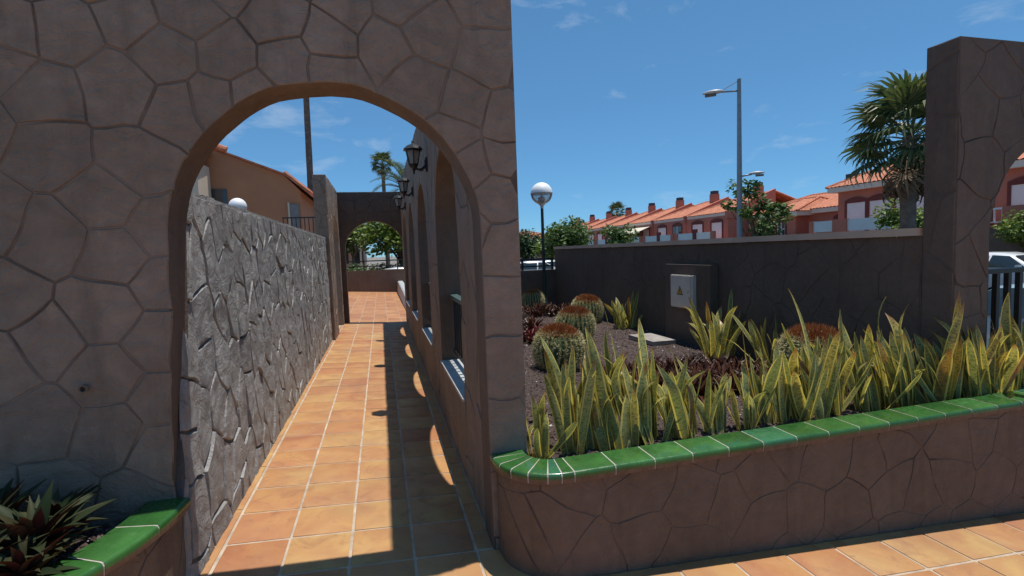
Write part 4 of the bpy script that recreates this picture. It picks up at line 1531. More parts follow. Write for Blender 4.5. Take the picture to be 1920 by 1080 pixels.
def rosette_mesh(seed, n, L, W, mat):
    rng = random.Random(seed)
    mb = MB()
    for k in range(n):
        vs, fs, mi = blade(L*rng.uniform(.75, 1.2), W*rng.uniform(.8, 1.2), (rng.uniform(.8, 1.3), rng.uniform(.4, 1.0)), 3)
        q = Matrix.Rotation(k*2.39996+rng.uniform(-.3, .3), 3, 'Z') @ Matrix.Rotation(0.5-0.8*k/n, 3, 'Y')
        mb.add([q @ v for v in vs], fs)
    return mb.mesh('small_bromeliad', mat)
BR = [rosette_mesh(k, 15, .17, .014, 'leaf_red') for k in range(4)]
CR = [rosette_mesh(20+k, 15, .17, .015, 'leaf_crimson') for k in range(2)]
rb = random.Random(9)
def bed(n, cx, cy, rx, ry, meshes, label, grp, sc=1.0, name='bromeliad'):
    k = 0
    tries = 0
    pts = []
    while k < n and tries < 4000:
        tries += 1
        a, r = rb.uniform(0, 2*math.pi), math.sqrt(rb.random())
        x, y = cx+rx*r*math.cos(a), cy+ry*r*math.sin(a)
        if not (0.8 < x < 3.62): continue
        if any(math.hypot(x-p[0], y-p[1]) < 0.085*sc for p in pts): continue
        pts.append((x, y))
        o = link(name, meshes[k % len(meshes)], None, (x, y, soil_z(x, y)), (rb.uniform(-.15, .15), rb.uniform(-.15, .15), rb.uniform(0, 6.28)), sc*rb.uniform(.8, 1.25))
        tag(o, label, 'plant', grp)
        k += 1
bed(90, 2.55, 3.75, 0.62, 0.55, BR, 'small reddish brown rosette in the dense bed behind the snake plants', 'reddish bed behind the snake plants')
bed(22, 1.95, 3.9, 0.30, 0.30, BR, 'small reddish rosette at the thin left end of the bed', 'left end of the reddish bed')
bed(34, 2.95, 9.0, 0.75, 0.45, BR, 'small rusty rosette round the foot of the lamp post', 'rosettes round the lamp post', 1.15)
bed(8, 1.95, 6.3, 0.22, 0.20, CR, 'small crimson rosette left of the barrel cacti', 'crimson rosettes by the barrel cacti', 1.2)
bed(12, 2.05, 7.5, 0.30, 0.35, BR, 'small brownish rosette behind the crimson ones', 'rosettes behind the crimson ones', 1.2)

# ------------------------------------------------------------------ garden furniture
mc = wroot('meter_plinth', (gx-0.05, 5.41, 0.3), 'dark stucco block built against the garden wall around the white cabinet', 'plinth')
MB().b2((gx-0.11, 4.94, 0.25), (gx-0.004, 5.88, 1.30)).build('block', 'stucco_dark', mc)
cab = wroot('meter_cabinet', (gx-0.13, 5.44, 0.75), 'white electric meter cabinet with a triangular warning sign on the dark wall', 'cabinet')
MB().b2((gx-0.145, 5.20, 0.765), (gx-0.112, 5.68, 1.175)).build('box', 'cabinet_edge', cab)
door = MB().b2((gx-0.157, 5.26, 0.775), (gx-0.1455, 5.672, 1.165)).build('door', 'cabinet', cab)
MB().b2((gx-0.153, 5.205, 0.775), (gx-0.1455, 5.254, 1.165)).build('hinge_strip', 'cabinet_edge', cab)
MB().b2((gx-0.162, 5.285, 0.955), (gx-0.1575, 5.305, 0.985)).build('lock', 'fitting', door)
def tri(h, y, z, x, w=1.0):
    return [(x, y+h*0.58, z-h*0.5), (x, y-h*0.58, z-h*0.5), (x, y, z+h*0.5)]
xs = gx-0.1585
MB().add(tri(0.115, 5.47, 0.985, xs), [(0, 1, 2)]).build('warning_border', 'sign_black', door)
MB().add(tri(0.086, 5.47, 0.981, xs-0.001), [(0, 1, 2)]).build('warning_sign', 'sign_yellow', door)
bolt = [(5.475, 1.005), (5.462, 0.980), (5.472, 0.982), (5.462, 0.955), (5.484, 0.976), (5.473, 0.978), (5.483, 1.003)]
MB().add([(xs-0.002, y, z) for y, z in bolt], [tuple(range(7))]).build('bolt_symbol', 'sign_black', door)

mb = MB()
for (x, y, w, l, a) in ((3.28, 5.55, 0.34, 0.52, 0.05),):
    mb.box((0, 0, 0), (w, l, 0.05))
slab_o = mb.build('concrete_cover', 'slab'); slab_o.location = (3.25, 5.62, soil_z(3.25, 5.62)+0.03); slab_o.rotation_euler = (0.02, 0.03, 0.1)
tag(slab_o, 'flat concrete cover slab in the gravel below the meter cabinet', 'slab')
for k, (x, y, a, L, lab) in enumerate(((1.55, 7.4, 0.5, 0.5, 'pale stone edging block left of the crimson rosettes'), (2.05, 8.6, 0.2, 0.8, 'pale low edging stone near the foot of the lamp post'),
                            (1.5, 6.2, 0.7, 0.45, 'pale stone edging block behind the nearest barrel cactus'))):
    e = MB().box((0, 0, 0), (L, 0.16, 0.14), None, 0.9)
    eo = e.build('edging_stone', 'rock')
    eo.location = (x, y, soil_z(x, y)+0.04); eo.rotation_euler = (0.05, 0.02, a)
    tag(eo, lab, 'stone')
hp_ = [(0.9+0.14*k, 3.15+0.12*math.sin(k*0.9)+0.05*k*0.4, soil_z(0.9+0.14*k, 3.15)+0.014) for k in range(16)]
tag(MB().tube(hp_, 0.008, 6).build('drip_hose', 'hose', None, True), 'thin black drip hose lying on the gravel behind the snake plants', 'hose')

lp = wroot('globe_lamp_post', (3.30, 10.0, 0.34), 'dark green garden lamp post with a white globe before the dark wall', 'lamp post')
MB().lathe([(0.075, 0.33), (0.075, 0.42), (0.052, 0.45), (0.042, 0.62), (0.034, 1.2), (0.030, 2.42)], (3.30, 10.0, 0), 16).build('pole', 'green_metal', lp, True, 40)
gc, gr = V((3.30, 10.0, 2.71)), 0.225
def sph(mb, c, r, a0, a1, n=28, m=12):
    prof = [(r*math.cos(a0+(a1-a0)*k/m), r*math.sin(a0+(a1-a0)*k/m)) for k in range(m+1)]
    mb.lathe([(max(q, 0.0005), z) for q, z in prof], c, n, False)
    return mb
gl = sph(MB(), gc, gr, -1.2, 0.0).build('globe', 'clear_glass', lp, True)
sph(MB(), gc, gr+0.001, 0.0, math.pi/2).build('globe_cap', 'globe_white', lp, True)
MB().lathe([(gr-0.004, -0.012), (gr+0.006, -0.012), (gr+0.006, 0.010), (gr-0.004, 0.010)], gc, 28, False).build('band', 'fitting', lp)
MB().lathe([(0.03, -0.31), (0.036, -0.26), (0.085, -0.20), (0.09, -0.185), (0.03, -0.185)], gc, 20).build('collar', 'lamp_head', lp, True, 40)
MB().lathe([(0.055, -0.185), (0.075, -0.17), (0.075, -0.09), (0.02, -0.06), (0.016, -0.015), (0.18, -0.008), (0.18, -0.002)], gc, 16).build('fitting', 'fitting', lp)

gl2 = wroot('globe_lamp', (-2.2, 9.1, 0), 'white globe lamp peeping over the rough grey wall on the left', 'lamp post')
MB().tube([(-2.2, 9.1, STREET), (-2.2, 9.1, 2.32)], 0.03, 12).build('pole', 'green_metal', gl2, True)
sph(MB(), V((-2.2, 9.1, 2.44)), 0.135, -1.2, math.pi/2, m=16).build('globe', 'globe_white', gl2, True)
MB().lathe([(0.04, 2.28), (0.07, 2.32), (0.06, 2.34)], (-2.2, 9.1, 0), 14).build('collar', 'lamp_head', gl2)

# ------------------------------------------------------------------ street lamps
def street_lamp(loc, h, label, rz=0.0, low=True):
    t = empty('street_lamp', loc, label, 'street lamp', 'street lamps along the road', rz)
    MB().lathe([(0.14, 0), (0.14, 0.5), (0.105, 0.55), (0.095, h*0.5), (0.068, h)], n=14).build('pole', 'galv', t, True, 40)
    def head(dx, z, L, s):
        MB().tube([(0, 0, z), (dx*L, 0, z+0.05)], 0.032, 8).build('arm', 'galv', t, True)
        mb = MB()
        n, m_ = 14, 10
        vs, fs = [], []
        for i in range(n+1):
            a = i/n
            w = math.sin(math.pi*min(1, max(0.0, a*0.94+0.05)))**0.6
            for k in range(m_):
                th = 2*math.pi*k/m_
                zz = math.sin(th)*0.13*w*s
                vs.append((dx*(L-0.1+a*0.95*s), math.cos(th)*0.19*w*s, z+0.07+(zz if zz > 0 else zz*0.6)))
        for i in range(n):
            for k in range(m_):
                k2 = (k+1) % m_
                fs.append((i*m_+k, i*m_+k2, (i+1)*m_+k2, (i+1)*m_+k))
        mb.add(vs, fs)
        hd = mb.build('lamp_head', 'lamp_head', t, True)
        MB().box((dx*(L+0.45*s), 0, z-0.015), (0.5*s, 0.24*s, 0.06)).build('lens', 'lamp_lens', hd)
    head(-1, h-0.42, 0.62, 0.78)
    MB().tube([(0, 0, h-0.05), (-0.62, 0, h-0.34)], 0.012, 6).build('stay', 'galv', t)
    if low:
        head(1, h*0.565, 0.42, 0.55)
    return t
# arms run along the street direction as seen here
street_lamp((13.0, 16.03, STREET), 8.08, 'tall grey street lamp with one high and one low head behind the garden wall', R(-38.5))
street_lamp((13.0, 50.0, STREET), 8.0, 'distant thin street lamp left of the globe lamp post', R(-38.5))

# ------------------------------------------------------------------ houses
def roof_plane(mb, e0, e1, slope, a, b, pitch=0.26, amp=0.045):
    """barrel-tiled plane: eave e0->e1, slope = vector from eave to ridge, a/b = hip insets at the two ends"""
    e0, e1, slope = V(e0), V(e1), V(slope)
    d = e1-e0
    W = d.length
    d = d/W
    nrm = d.cross(slope).normalized()
    if nrm.z < 0: nrm = -nrm
    n = max(2, int(W/pitch))
    sub = 4
    cols = []
    for i in range(n*sub+1):
        u = W*i/(n*sub)
        vm = 1.0
        if a > 0: vm = min(vm, u/a)
        if b > 0: vm = min(vm, (W-u)/b)
        vm = max(0.0, vm)
        h = amp*abs(math.sin(math.pi*i/sub))
        lo = e0+d*u+nrm*h
        cols.append((lo, lo+slope*vm))
    rows = 5
    vs, fs = [], []
    for lo, hi in cols:
        for r in range(rows):
            vs.append(lo.lerp(hi, r/(rows-1)))
    for i in range(len(cols)-1):
        for r in range(rows-1):
            q = i*rows+r
            fs.append((q, q+rows, q+rows+1, q+1))
    mb.add(vs, fs)

def hip_roof(parent, x0, y0, x1, y1, z, h, inset, over=0.45, fascia=0.30, name='roof'):
    """ridge runs along Y; front eave on the x0 side"""
    X0_, X1_, Y0_, Y1_ = x0-over, x1+over, y0-over, y1+over
    xm = (X0_+X1_)/2
    mb = MB()
    i0, i1 = inset
    roof_plane(mb, (X0_, Y0_, z), (X0_, Y1_, z), (xm-X0_, 0, h), i0, i1)
    roof_plane(mb, (X1_, Y0_, z), (X1_, Y1_, z), (xm-X1_, 0, h), i0, i1)
    if i0: roof_plane(mb, (X0_, Y0_, z), (X1_, Y0_, z), (0, i0, h), (X1_-X0_)/2, (X1_-X0_)/2)
    if i1: roof_plane(mb, (X0_, Y1_, z), (X1_, Y1_, z), (0, -i1, h), (X1_-X0_)/2, (X1_-X0_)/2)
    rf = mb.build(name, 'roof', parent)
    rg = MB()
    rg.tube([(xm, Y0_+i0, z+h+0.02), (xm, Y1_-i1, z+h+0.02)], 0.10, 6)
    for (xe, ye, yr) in ((X0_, Y0_, Y0_+i0), (X0_, Y1_, Y1_-i1), (X1_, Y0_, Y0_+i0), (X1_, Y1_, Y1_-i1)):
        rg.tube([(xe, ye, z+0.03), (xm, yr, z+h+0.03)], 0.09, 6)
    rg.build('ridge_tiles', 'roof', rf)
    fb = MB()
    fb.b2((X0_+0.06, Y0_+0.06, z-fascia), (X1_-0.06, Y1_-0.06, z-0.012))
    fb.build('cornice', 'cornice', rf)
    return rf

def window(parent, x, y0, y1, z0, z1, style, arch=True):
    """window or shuttered door in a facade facing -X"""
    f = MB()
    f.b2((x-0.05, y0-0.13, z0), (x+0.02, y0, z1)); f.b2((x-0.05, y1, z0), (x+0.02, y1+0.13, z1))
    # low segmental head
    n = 8
    vs, fs = [], []
    for i in range(n+1):
        yy = y0-0.13+(y1-y0+0.26)*i/n
        hh = z1+(0.16+0.18*math.sin(math.pi*i/n) if arch else 0.14)
        for xx in (x-0.05, x+0.02):
            vs += [(xx, yy, z1), (xx, yy, hh)]
    for i in range(n):
        a = i*4
        fs += [(a, a+1, a+5, a+4), (a+2, a+6, a+7, a+3), (a+1, a+3, a+7, a+5), (a, a+4, a+6, a+2)]
    f.add(vs, fs)
    fr = f.build('window', 'house_darkred', parent)
    MB().b2((x-0.012, y0, z0), (x-0.004, y1, z1)).build('pane', 'shutter' if style == 's' else 'dark_glass', fr)
    if style == 'd':
        g = MB()
        for k in range(3):
            yy = y0+(y1-y0)*k/2
            g.b2((x-0.03, yy-0.035, z0), (x-0.0135, yy+0.035, z1))
        g.b2((x-0.032, y0, (z0+z1)/2-0.03), (x-0.0135, y1, (z0+z1)/2+0.03))
        g.build('frame', 'shutter', fr)

def chimney(parent, x, y, z0, z1, s=0.55):
    c = MB().b2((x-s/2, y-s/2, z0), (x+s/2, y+s/2, z1)).build('chimney', 'house_red', parent)
    MB().b2((x-s*0.42, y-s*0.42, z1), (x+s*0.42, y+s*0.42, z1+0.3)).build('chimney_cap', 'chimney_cap', c)

def villa(xf, y0, y1, label, eave=4.55, bal='panel', flip=False):
    t = wroot('villa', ((xf+4), (y0+y1)/2, STREET), label, 'house', 'terracotta houses across the street')
    MB().b2((xf, y0, STREET), (xf+8, y1, eave-0.25)).build('wall', 'house_red', t)
    hip_roof(t, xf, y0, xf+8, y1, eave, 1.75, (1.6, 2.4) if not flip else (2.4, 1.6))
    chimney(t, xf+3.4, (y0+y1)/2+0.3, eave+0.9, eave+2.1, 0.75)
    L = y1-y0
    window(t, xf, y0+0.9, y0+2.5, 1.9, 3.55, 's'); window(t, xf, y0+2.75, y0+4.0, 1.9, 3.55, 's') if L > 5 else None
    window(t, xf, y1-1.75, y1-0.6, 1.9, 3.55, 's')
    # balcony in front
    xb = xf-1.5
    MB().b2((xb, y0-0.3, 1.45), (xf+0.05, y1+0.6, 1.85)).build('balcony_floor', 'house_red', t)
    for k, yy in enumerate((y0-0.28, (y0+y1)/2+1.1, y1+0.35)):
        MB().b2((xb-0.02, yy, 1.85), (xb+0.22, yy+0.9 if k == 1 else yy+0.25, 2.62)).build('balcony_pier', 'house_red', t)
    if bal == 'panel':
        MB().b2((xb+0.06, y0-0.03, 1.95), (xb+0.10, (y0+y1)/2+1.1, 2.58)).build('balcony_panel', 'panel', t)
        MB().b2((xb+0.06, (y0+y1)/2+2.0, 1.95), (xb+0.10, y1+0.35, 2.58)).build('balcony_panel', 'panel', t)
    else:
        r = MB()
        r.b2((xb+0.04, y0-0.03, 2.5), (xb+0.12, y1+0.35, 2.58)); r.b2((xb+0.05, y0-0.03, 1.95), (xb+0.11, y1+0.35, 2.0))
        r.build('balcony_rail', 'shutter', t)
        bm2 = MB().b2((-0.025, -0.025, 1.95), (0.025, 0.025, 2.5)).mesh('baluster', 'shutter')
        n = int(L/0.28)
        for k in range(n+1):
            link('baluster', bm2, t, (xb+0.08, y0+k*L/n, 0))
    for k in range(int((L+0.6)/1.3)):
        yy = y0-0.1+k*1.3
        MB().b2((xb-0.006, yy, 0.55), (xb+0.3, yy+0.95, 1.30)).build('garden_wall_opening', 'house_darkred', t)
    MB().b2((xb, y0-0.4, STREET), (xb+0.25, y1+0.7, 1.45)).build('garden_wall', 'house_red', t)
    return t
villa(26.5, 18.2, 24.2, 'terracotta villa with tiled hip roof and pale balcony panels left of the dark pier')
villa(26.5, 9.9, 16.3, 'terracotta villa with white balcony rail seen through the arch at the right edge', bal='rail')

def row_house(xf, y0, label, k):
    W = 5.55
    y1 = y0+W-0.03
    t = wroot('row_house', (xf+4, y0+W/2, STREET), label, 'house', 'terracotta row houses along the street')
    ez = 3.95
    MB().b2((xf, y0, STREET), (xf+8.5, y1, ez-0.25)).build('wall', 'house_red', t)
    hip_roof(t, xf+0.3, y0+0.35, xf+8.5, y1-0.35, ez, 1.55, (0.0, 2.2), over=0.35, fascia=0.42)
    # raised party wall with a sloping top, towards the viewer
    xm = xf+4.4
    vs = []
    for yy in (y0-0.09, y0+0.16):
        vs += [(xf-0.15, yy, ez-0.5), (xm, yy, ez-0.5), (xm, yy, ez+1.78), (xf-0.15, yy, ez+0.10)]
    MB().add(vs, [(0, 1, 2, 3), (7, 6, 5, 4), (0, 3, 7, 4), (3, 2, 6, 7), (2, 1, 5, 6), (1, 0, 4, 5)]).build('party_wall', 'house_red', t)
    chimney(t, xf+4.0, y0+1.4, ez+1.0, ez+2.15, 0.62)
    window(t, xf, y0+0.7, y0+2.0, 1.75, 3.2, 'd' if k % 2 else 's')
    window(t, xf, y0+3.2, y0+4.6, 1.75, 3.2, 's')
    xb = xf-1.3
    MB().b2((xb, y0, 1.25), (xf+0.02, y1, 1.6)).build('balcony_floor', 'house_red', t)
    for q, (a, b) in enumerate(((0.25, 2.3), (2.75, 4.95))):
        MB().b2((xb+0.05, y0+a, 1.68), (xb+0.09, y0+b, 2.45)).build('balcony_panel', 'panel' if (q+k) % 3 else 'shutter', t)
    for a in (0.0, 2.32, 4.97):
        MB().b2((xb-0.02, y0+a, 1.6), (xb+0.2, y0+a+0.42, 2.5 if a != 2.32 else 2.75)).build('balcony_pier', 'house_darkred' if a == 2.32 else 'house_red', t)
    for q in range(4):
        MB().b2((xb-0.008, y0+0.3+q*1.3, 0.75), (xb+0.2, y0+1.2+q*1.3, 1.22)).build('garden_wall_opening', 'house_darkred', t)
    MB().b2((xb, y0, STREET), (xb+0.18, y1, 1.25)).build('garden_wall', 'house_red', t)
    return t
ROWL = ['nearest terracotta row house behind the street lamp', 'second terracotta row house from the street lamp', 'third terracotta row house from the street lamp',
        'fourth terracotta row house, the one behind the cream awning', 'fifth terracotta row house from the street lamp', 'sixth terracotta row house, partly hidden by trees',
        'seventh terracotta row house, mostly hidden by trees', 'farthest terracotta row house at the left end of the row']
for k, l in enumerate(ROWL):
    row_house(26.5, 34.0+k*5.6, l, k)
# the lower wing between villa and row
wing = wroot('house_wing', (34, 27.5, STREET), 'low terracotta wing with long tiled roof between villa and row houses', 'house')
MB().b2((28.6, 24.65, STREET), (37, 33.7, 3.35)).build('wall', 'house_red', wing)
hip_roof(wing, 28.6, 24.7, 37, 33.5, 3.6, 1.35, (0.5, 1.5), over=0.35)
hip_roof(wing, 27.4, 28.2, 33, 31.2, 3.5, 1.0, (1.2, 1.2), over=0.3, name='porch_roof')
MB().b2((27.5, 28.4, STREET), (28.6, 31.0, 3.2)).build('porch_wall', 'house_red', wing)
window(wing, 27.5, 29.3, 30.0, 1.9, 2.8, 'd')
chimney(wing, 31.5, 27.6, 4.2, 5.6, 0.75)
window(wing, 28.6, 25.6, 26.3, 1.9, 2.8, 'd'); window(wing, 28.6, 32.0, 32.7, 1.9, 2.8, 'd')
MB().b2((26.6, 24.95, STREET), (26.85, 33.8, 1.5)).build('garden_wall', 'house_red', wing)
aw = MB()
aw.add([(24.6, 45.6, 2.75), (24.6, 50.6, 2.75), (26.5, 50.6, 3.45), (26.5, 45.6, 3.45), (24.6, 45.6, 2.80), (24.6, 50.6, 2.80), (26.5, 50.6, 3.50), (26.5, 45.6, 3.50)],
       [(3, 2, 1, 0), (4, 5, 6, 7), (0, 1, 5, 4), (1, 2, 6, 5), (3, 0, 4, 7)])
tag(aw.build('awning', 'awning'), 'cream awning stretched out from a terracotta row house', 'awning')

# ochre house on the left
oh = wroot('ochre_house', (-4.3, 22.0, STREET), 'ochre orange house with sloping roof edge above the rough wall on the left', 'house')
yo = 20.0
prof = [(-5.90, STREET), (-2.72, STREET), (-2.72, 4.05), (-3.22, 4.60), (-5.90, 5.66)]
vs = [(x, yo, z) for x, z in prof]+[(x, yo+9, z) for x, z in prof]
n = len(prof)
fs = [tuple(range(n)), tuple(range(2*n-1, n-1, -1))]+[(i, i+n, (i+1) % n+n, (i+1) % n) for i in range(n)]
MB().add(vs, fs).build('wall', 'house_orange', oh)
rf = MB()
def rslab(a, b, th=0.06, y0=yo-0.18, y1=yo+9.2):
    (x0, z0), (x1, z1) = a, b
    rf.add([(x0, y0, z0), (x1, y0, z1), (x1, y1, z1), (x0, y1, z0), (x0, y0, z0+th), (x1, y0, z1+th), (x1, y1, z1+th), (x0, y1, z0+th)],
           [(3, 2, 1, 0), (4, 5, 6, 7), (0, 1, 5, 4), (1, 2, 6, 5), (2, 3, 7, 6), (3, 0, 4, 7)])
rslab((-5.95, 5.69), (-3.20, 4.605)); rslab((-3.195, 4.60), (-2.38, 3.90))
ro_ = rf.build('roof', 'roof', oh)
e = MB()
for k in range(12):
    y = yo-0.1+k*0.3
    e.tube([(-3.2, y, 4.70), (-2.36, y, 3.985)], 0.075, 6)
e.build('eave_tiles', 'roof', ro_)
rg = MB().tube([(-5.95, yo-0.22, 5.82), (-5.0, yo-0.22, 5.45)], 0.11, 8).build('verge_tiles', 'roof', ro_)
w1 = MB().b2((-3.10, yo-0.05, 2.25), (-2.80, yo-0.004, 3.55)).build('window', 'grey_wood', oh)
MB().b2((-3.17, yo-0.07, 2.2), (-3.105, yo-0.004, 3.62)).build('frame', 'house_cream', w1)
MB().b2((-5.72, yo-0.04, 3.55), (-5.15, yo-0.004, 4.12)).build('window', 'dark_glass', oh)
bl = MB().b2((-3.3, yo-0.9, 2.02), (-2.05, yo-0.02, 2.16)).build('balcony_floor', 'house_orange', oh)
br = MB(); br.bar((-3.25, yo-0.86, 3.0), (-2.1, yo-0.86, 3.0), 0.045); br.bar((-2.1, yo-0.86, 3.0), (-2.1, yo-0.05, 3.0), 0.045)
bro = br.build('balcony_rail', 'black_metal', oh)
bmm = MB().b2((-0.014, -0.014, 2.16), (0.014, 0.014, 3.0)).mesh('baluster', 'black_metal')
for k in range(9):
    link('baluster', bmm, oh, (-3.22+k*0.14, yo-0.86, 0))
cr_ = wroot('cream_house', (-7.2, 19.5, STREET), 'cream wall of a house at the left inside the archway', 'house')
MB().b2((-9.0, 18.6, STREET), (-5.62, 19.9, 4.85)).build('wall', 'house_cream', cr_)
rf2 = MB(); roof_plane(rf2, (-9.2, 18.4, 4.86), (-5.5, 18.4, 4.86), (0, 1.7, 0.5), 0, 0); rf2.build('roof', 'roof', cr_)
oh2 = wroot('rear_ochre_house', (-4.0, 31, STREET), 'second ochre house behind the first, at its roof end', 'house')
MB().b2((-7, 29.5, STREET), (-3.2, 38, 5.0)).build('wall', 'house_orange', oh2)
rf3 = MB(); roof_plane(rf3, (-2.7, 29.2, 4.75), (-2.7, 38, 4.75), (-2.2, 0, 0.95), 0, 0); rf3.build('roof', 'roof', oh2)
MB().b2((-3.19, 30.5, 2.6), (-3.15, 31.6, 4.2)).build('window', 'house_darkred', oh2)

# houses seen through the far archway
fh = wroot('pink_house', (-5, 60, STREET), 'pale pink house with tiled roof seen through the far archway', 'house')
MB().b2((-8.5, 58, STREET), (-1.6, 64, 3.2)).build('wall', 'pink_render', fh)
hip_roof(fh, -8.5, 58, -1.6, 64, 3.35, 1.3, (2.0, 2.0), over=0.4, fascia=0.2)
for x in (-6.6, -4.4, -2.8):
    MB().b2((x, 57.95, 0.8), (x+1.0, 57.996, 2.4)).build('window', 'dark_glass', fh)
MB().b2((-5.6, 55.6, 2.25), (-1.9, 57.9, 2.40)).build('porch_roof', 'cornice', fh)
for x in (-5.4, -3.7, -2.1):
    MB().b2((x, 55.7, STREET), (x+0.18, 55.88, 2.25)).build('porch_post', 'cornice', fh)
f2 = wroot('far_ochre_house', (-9, 48, STREET), 'ochre house wall at the left inside the far archway', 'house')
MB().b2((-12, 46, STREET), (-4.6, 52, 3.4)).build('wall', 'house_orange', f2)
rf4 = MB(); roof_plane(rf4, (-12.2, 45.7, 3.4), (-4.4, 45.7, 3.4), (0, 3.3, 1.2), 0, 0); rf4.build('roof', 'roof', f2)
for x in (-6.6, -5.5): MB().b2((x, 45.95, 0.9), (x+0.7, 45.996, 2.4)).build('window', 'dark_glass', f2)
f3 = wroot('distant_house', (22, 92, STREET), 'pale distant house beyond the low railing behind the globe lamp', 'house')
MB().b2((20, 88, STREET), (33, 98, 3.4)).build('wall', 'pink_render', f3)
hip_roof(f3, 20, 88, 33, 98, 3.6, 1.5, (2.5, 2.5))
for x in (21.5, 24.2, 27, 29.8): MB().b2((x, 87.95, 0.8), (x+1.2, 87.996, 2.4)).build('window', 'dark_glass', f3)

# ------------------------------------------------------------------ trees, hedges, palms
def leaf_cloud(mb, rng, centers, n, size, flat=0.5):
    for _ in range(n):
        c, r = centers[rng.randrange(len(centers))]
        d = V((rng.gauss(0, 1), rng.gauss(0, 1), rng.gauss(0, 1))).normalized()*r*(0.45+0.6*rng.random()**0.6)
        p = c+V((d.x, d.y, d.z*0.8))
        ax = V((rng.gauss(0, 1), rng.gauss(0, 1), rng.gauss(0, flat))).normalized()
        up_ = (d.normalized()*0.5+V((rng.gauss(0, .6), rng.gauss(0, .6), 0.8))).normalized()
        sd = ax.cross(up_)
        if sd.length < 0.05: continue
        sd.normalize()
        s = size*rng.uniform(.6, 1.35)
        o = p+ax*s
        mb.add([p-ax*s*0.15, p+ax*s*0.35+sd*s*0.30, o-up_*s*0.15, p+ax*s*0.35-sd*s*0.30], [(0, 1, 2, 3)])
def tree(name, x, y, z0, h, rx, rz, nclump, nleaf, size, mat, label, cat='tree', seed=0, trunk=0.12, spread=1.0, group=None, trunk_h=None, clump=0.42):
    rng = random.Random(seed)
    t = wroot(name, (x, y, z0), label, cat, group)
    th = trunk_h if trunk_h is not None else max(0.2, h-2*rz)
    cz = z0+h-rz
    tb = MB()
    top = V((x+rng.uniform(-.2, .2)*rx, y, z0+th+0.4*rz))
    tb.tube([(x, y, z0-0.1), (x+rng.uniform(-.05, .05), y, z0+th*0.5), top], [trunk*1.2, trunk, trunk*0.55], 8)
    centers = []
    for k in range(nclump):
        d = V((rng.gauss(0, 1), rng.gauss(0, 1), rng.gauss(0, 1))).normalized()
        rr = rng.random()**0.45*spread
        c = V((x+d.x*rx*rr*0.8, y+d.y*rx*rr*0.8, cz+d.z*rz*rr*0.8))
        centers.append((c, rx*clump*rng.uniform(.6, 1.2)))
        if k < 16 and trunk > 0.02:
            s = V((x, y, z0+th*rng.uniform(.75, 1.0)))
            mid = s.lerp(c, 0.5)+V((0, 0, rz*0.08))
            tb.tube([s, mid, c], [trunk*0.5, trunk*0.3, trunk*0.1], 5)
    tb.build('trunk', 'bark', t, True)
    mb = MB()
    leaf_cloud(mb, rng, centers, nleaf, size)
    mb.build('crown', mat, t)
    return t
GT = 'trees beyond the garden wall'
tree('street_tree', 13.8, 16.0, STREET, 4.7, 1.35, 1.35, 20, 1500, 0.17, 'leaf_green', 'sparse young tree around the foot of the tall street lamp', seed=1, trunk=0.09, spread=1.15, group=GT, clump=0.28)
tree('broadleaf_tree', 13.0, 33.0, STREET, 4.4, 2.1, 1.6, 22, 3600, 0.24, 'leaf_green', 'dense green tree above the left end of the garden wall', seed=2, group=GT)
tree('broadleaf_tree', 14.0, 38.0, STREET, 4.1, 2.0, 1.5, 20, 3000, 0.24, 'leaf_bright', 'lighter green tree just right of the globe lamp post', seed=3, group=GT)
tree('broadleaf_tree', 14.6, 29.0, STREET, 3.6, 1.6, 1.3, 20, 2400, 0.22, 'leaf_green', 'small loose tree over the wall in front of the awning', seed=4, group=GT, clump=0.36)
tree('broadleaf_tree', 12.6, 43.0, STREET, 4.4, 2.3, 1.8, 22, 3200, 0.26, 'leaf_dark', 'dark tree left of the globe lamp post', seed=5, group=GT)
tree('clipped_shrub', 17.0, 47.0, STREET, 2.2, 1.6, 1.0, 14, 1500, 0.18, 'leaf_bright', 'low bright shrub behind the two-bar railing and lamp post', 'shrub', seed=6, trunk=0.05, trunk_h=0.3)
tree('round_shrub', 17.6, 13.3, STREET, 3.75, 1.05, 1.15, 22, 2600, 0.15, 'leaf_bright', 'bright green bush at the foot of the fan palm above the wall', 'shrub', seed=7, trunk=0.06)
for k, (x, y) in enumerate(((23.9, 13.6), (23.9, 12.0), (23.9, 10.4))):
    tree('hedge_shrub', x, y, STREET, 2.95, 1.15, 0.62, 16, 2000, 0.15, 'leaf_bright',
         ('leftmost bright hedge shrub beyond the arch at the right edge', 'middle bright hedge shrub beyond the arch at the right edge', 'rightmost bright hedge shrub beyond the arch at the right edge')[k],
         'shrub', seed=10+k, trunk=0.05, trunk_h=1.6, group='hedge beyond the right arch')
hw = MB().b2((24.2, 6, STREET), (24.5, 17.4, 1.75))
tag(hw.build('street_wall', 'stucco_dark'), 'dark street wall under the bright hedge beyond the right arch', 'wall')
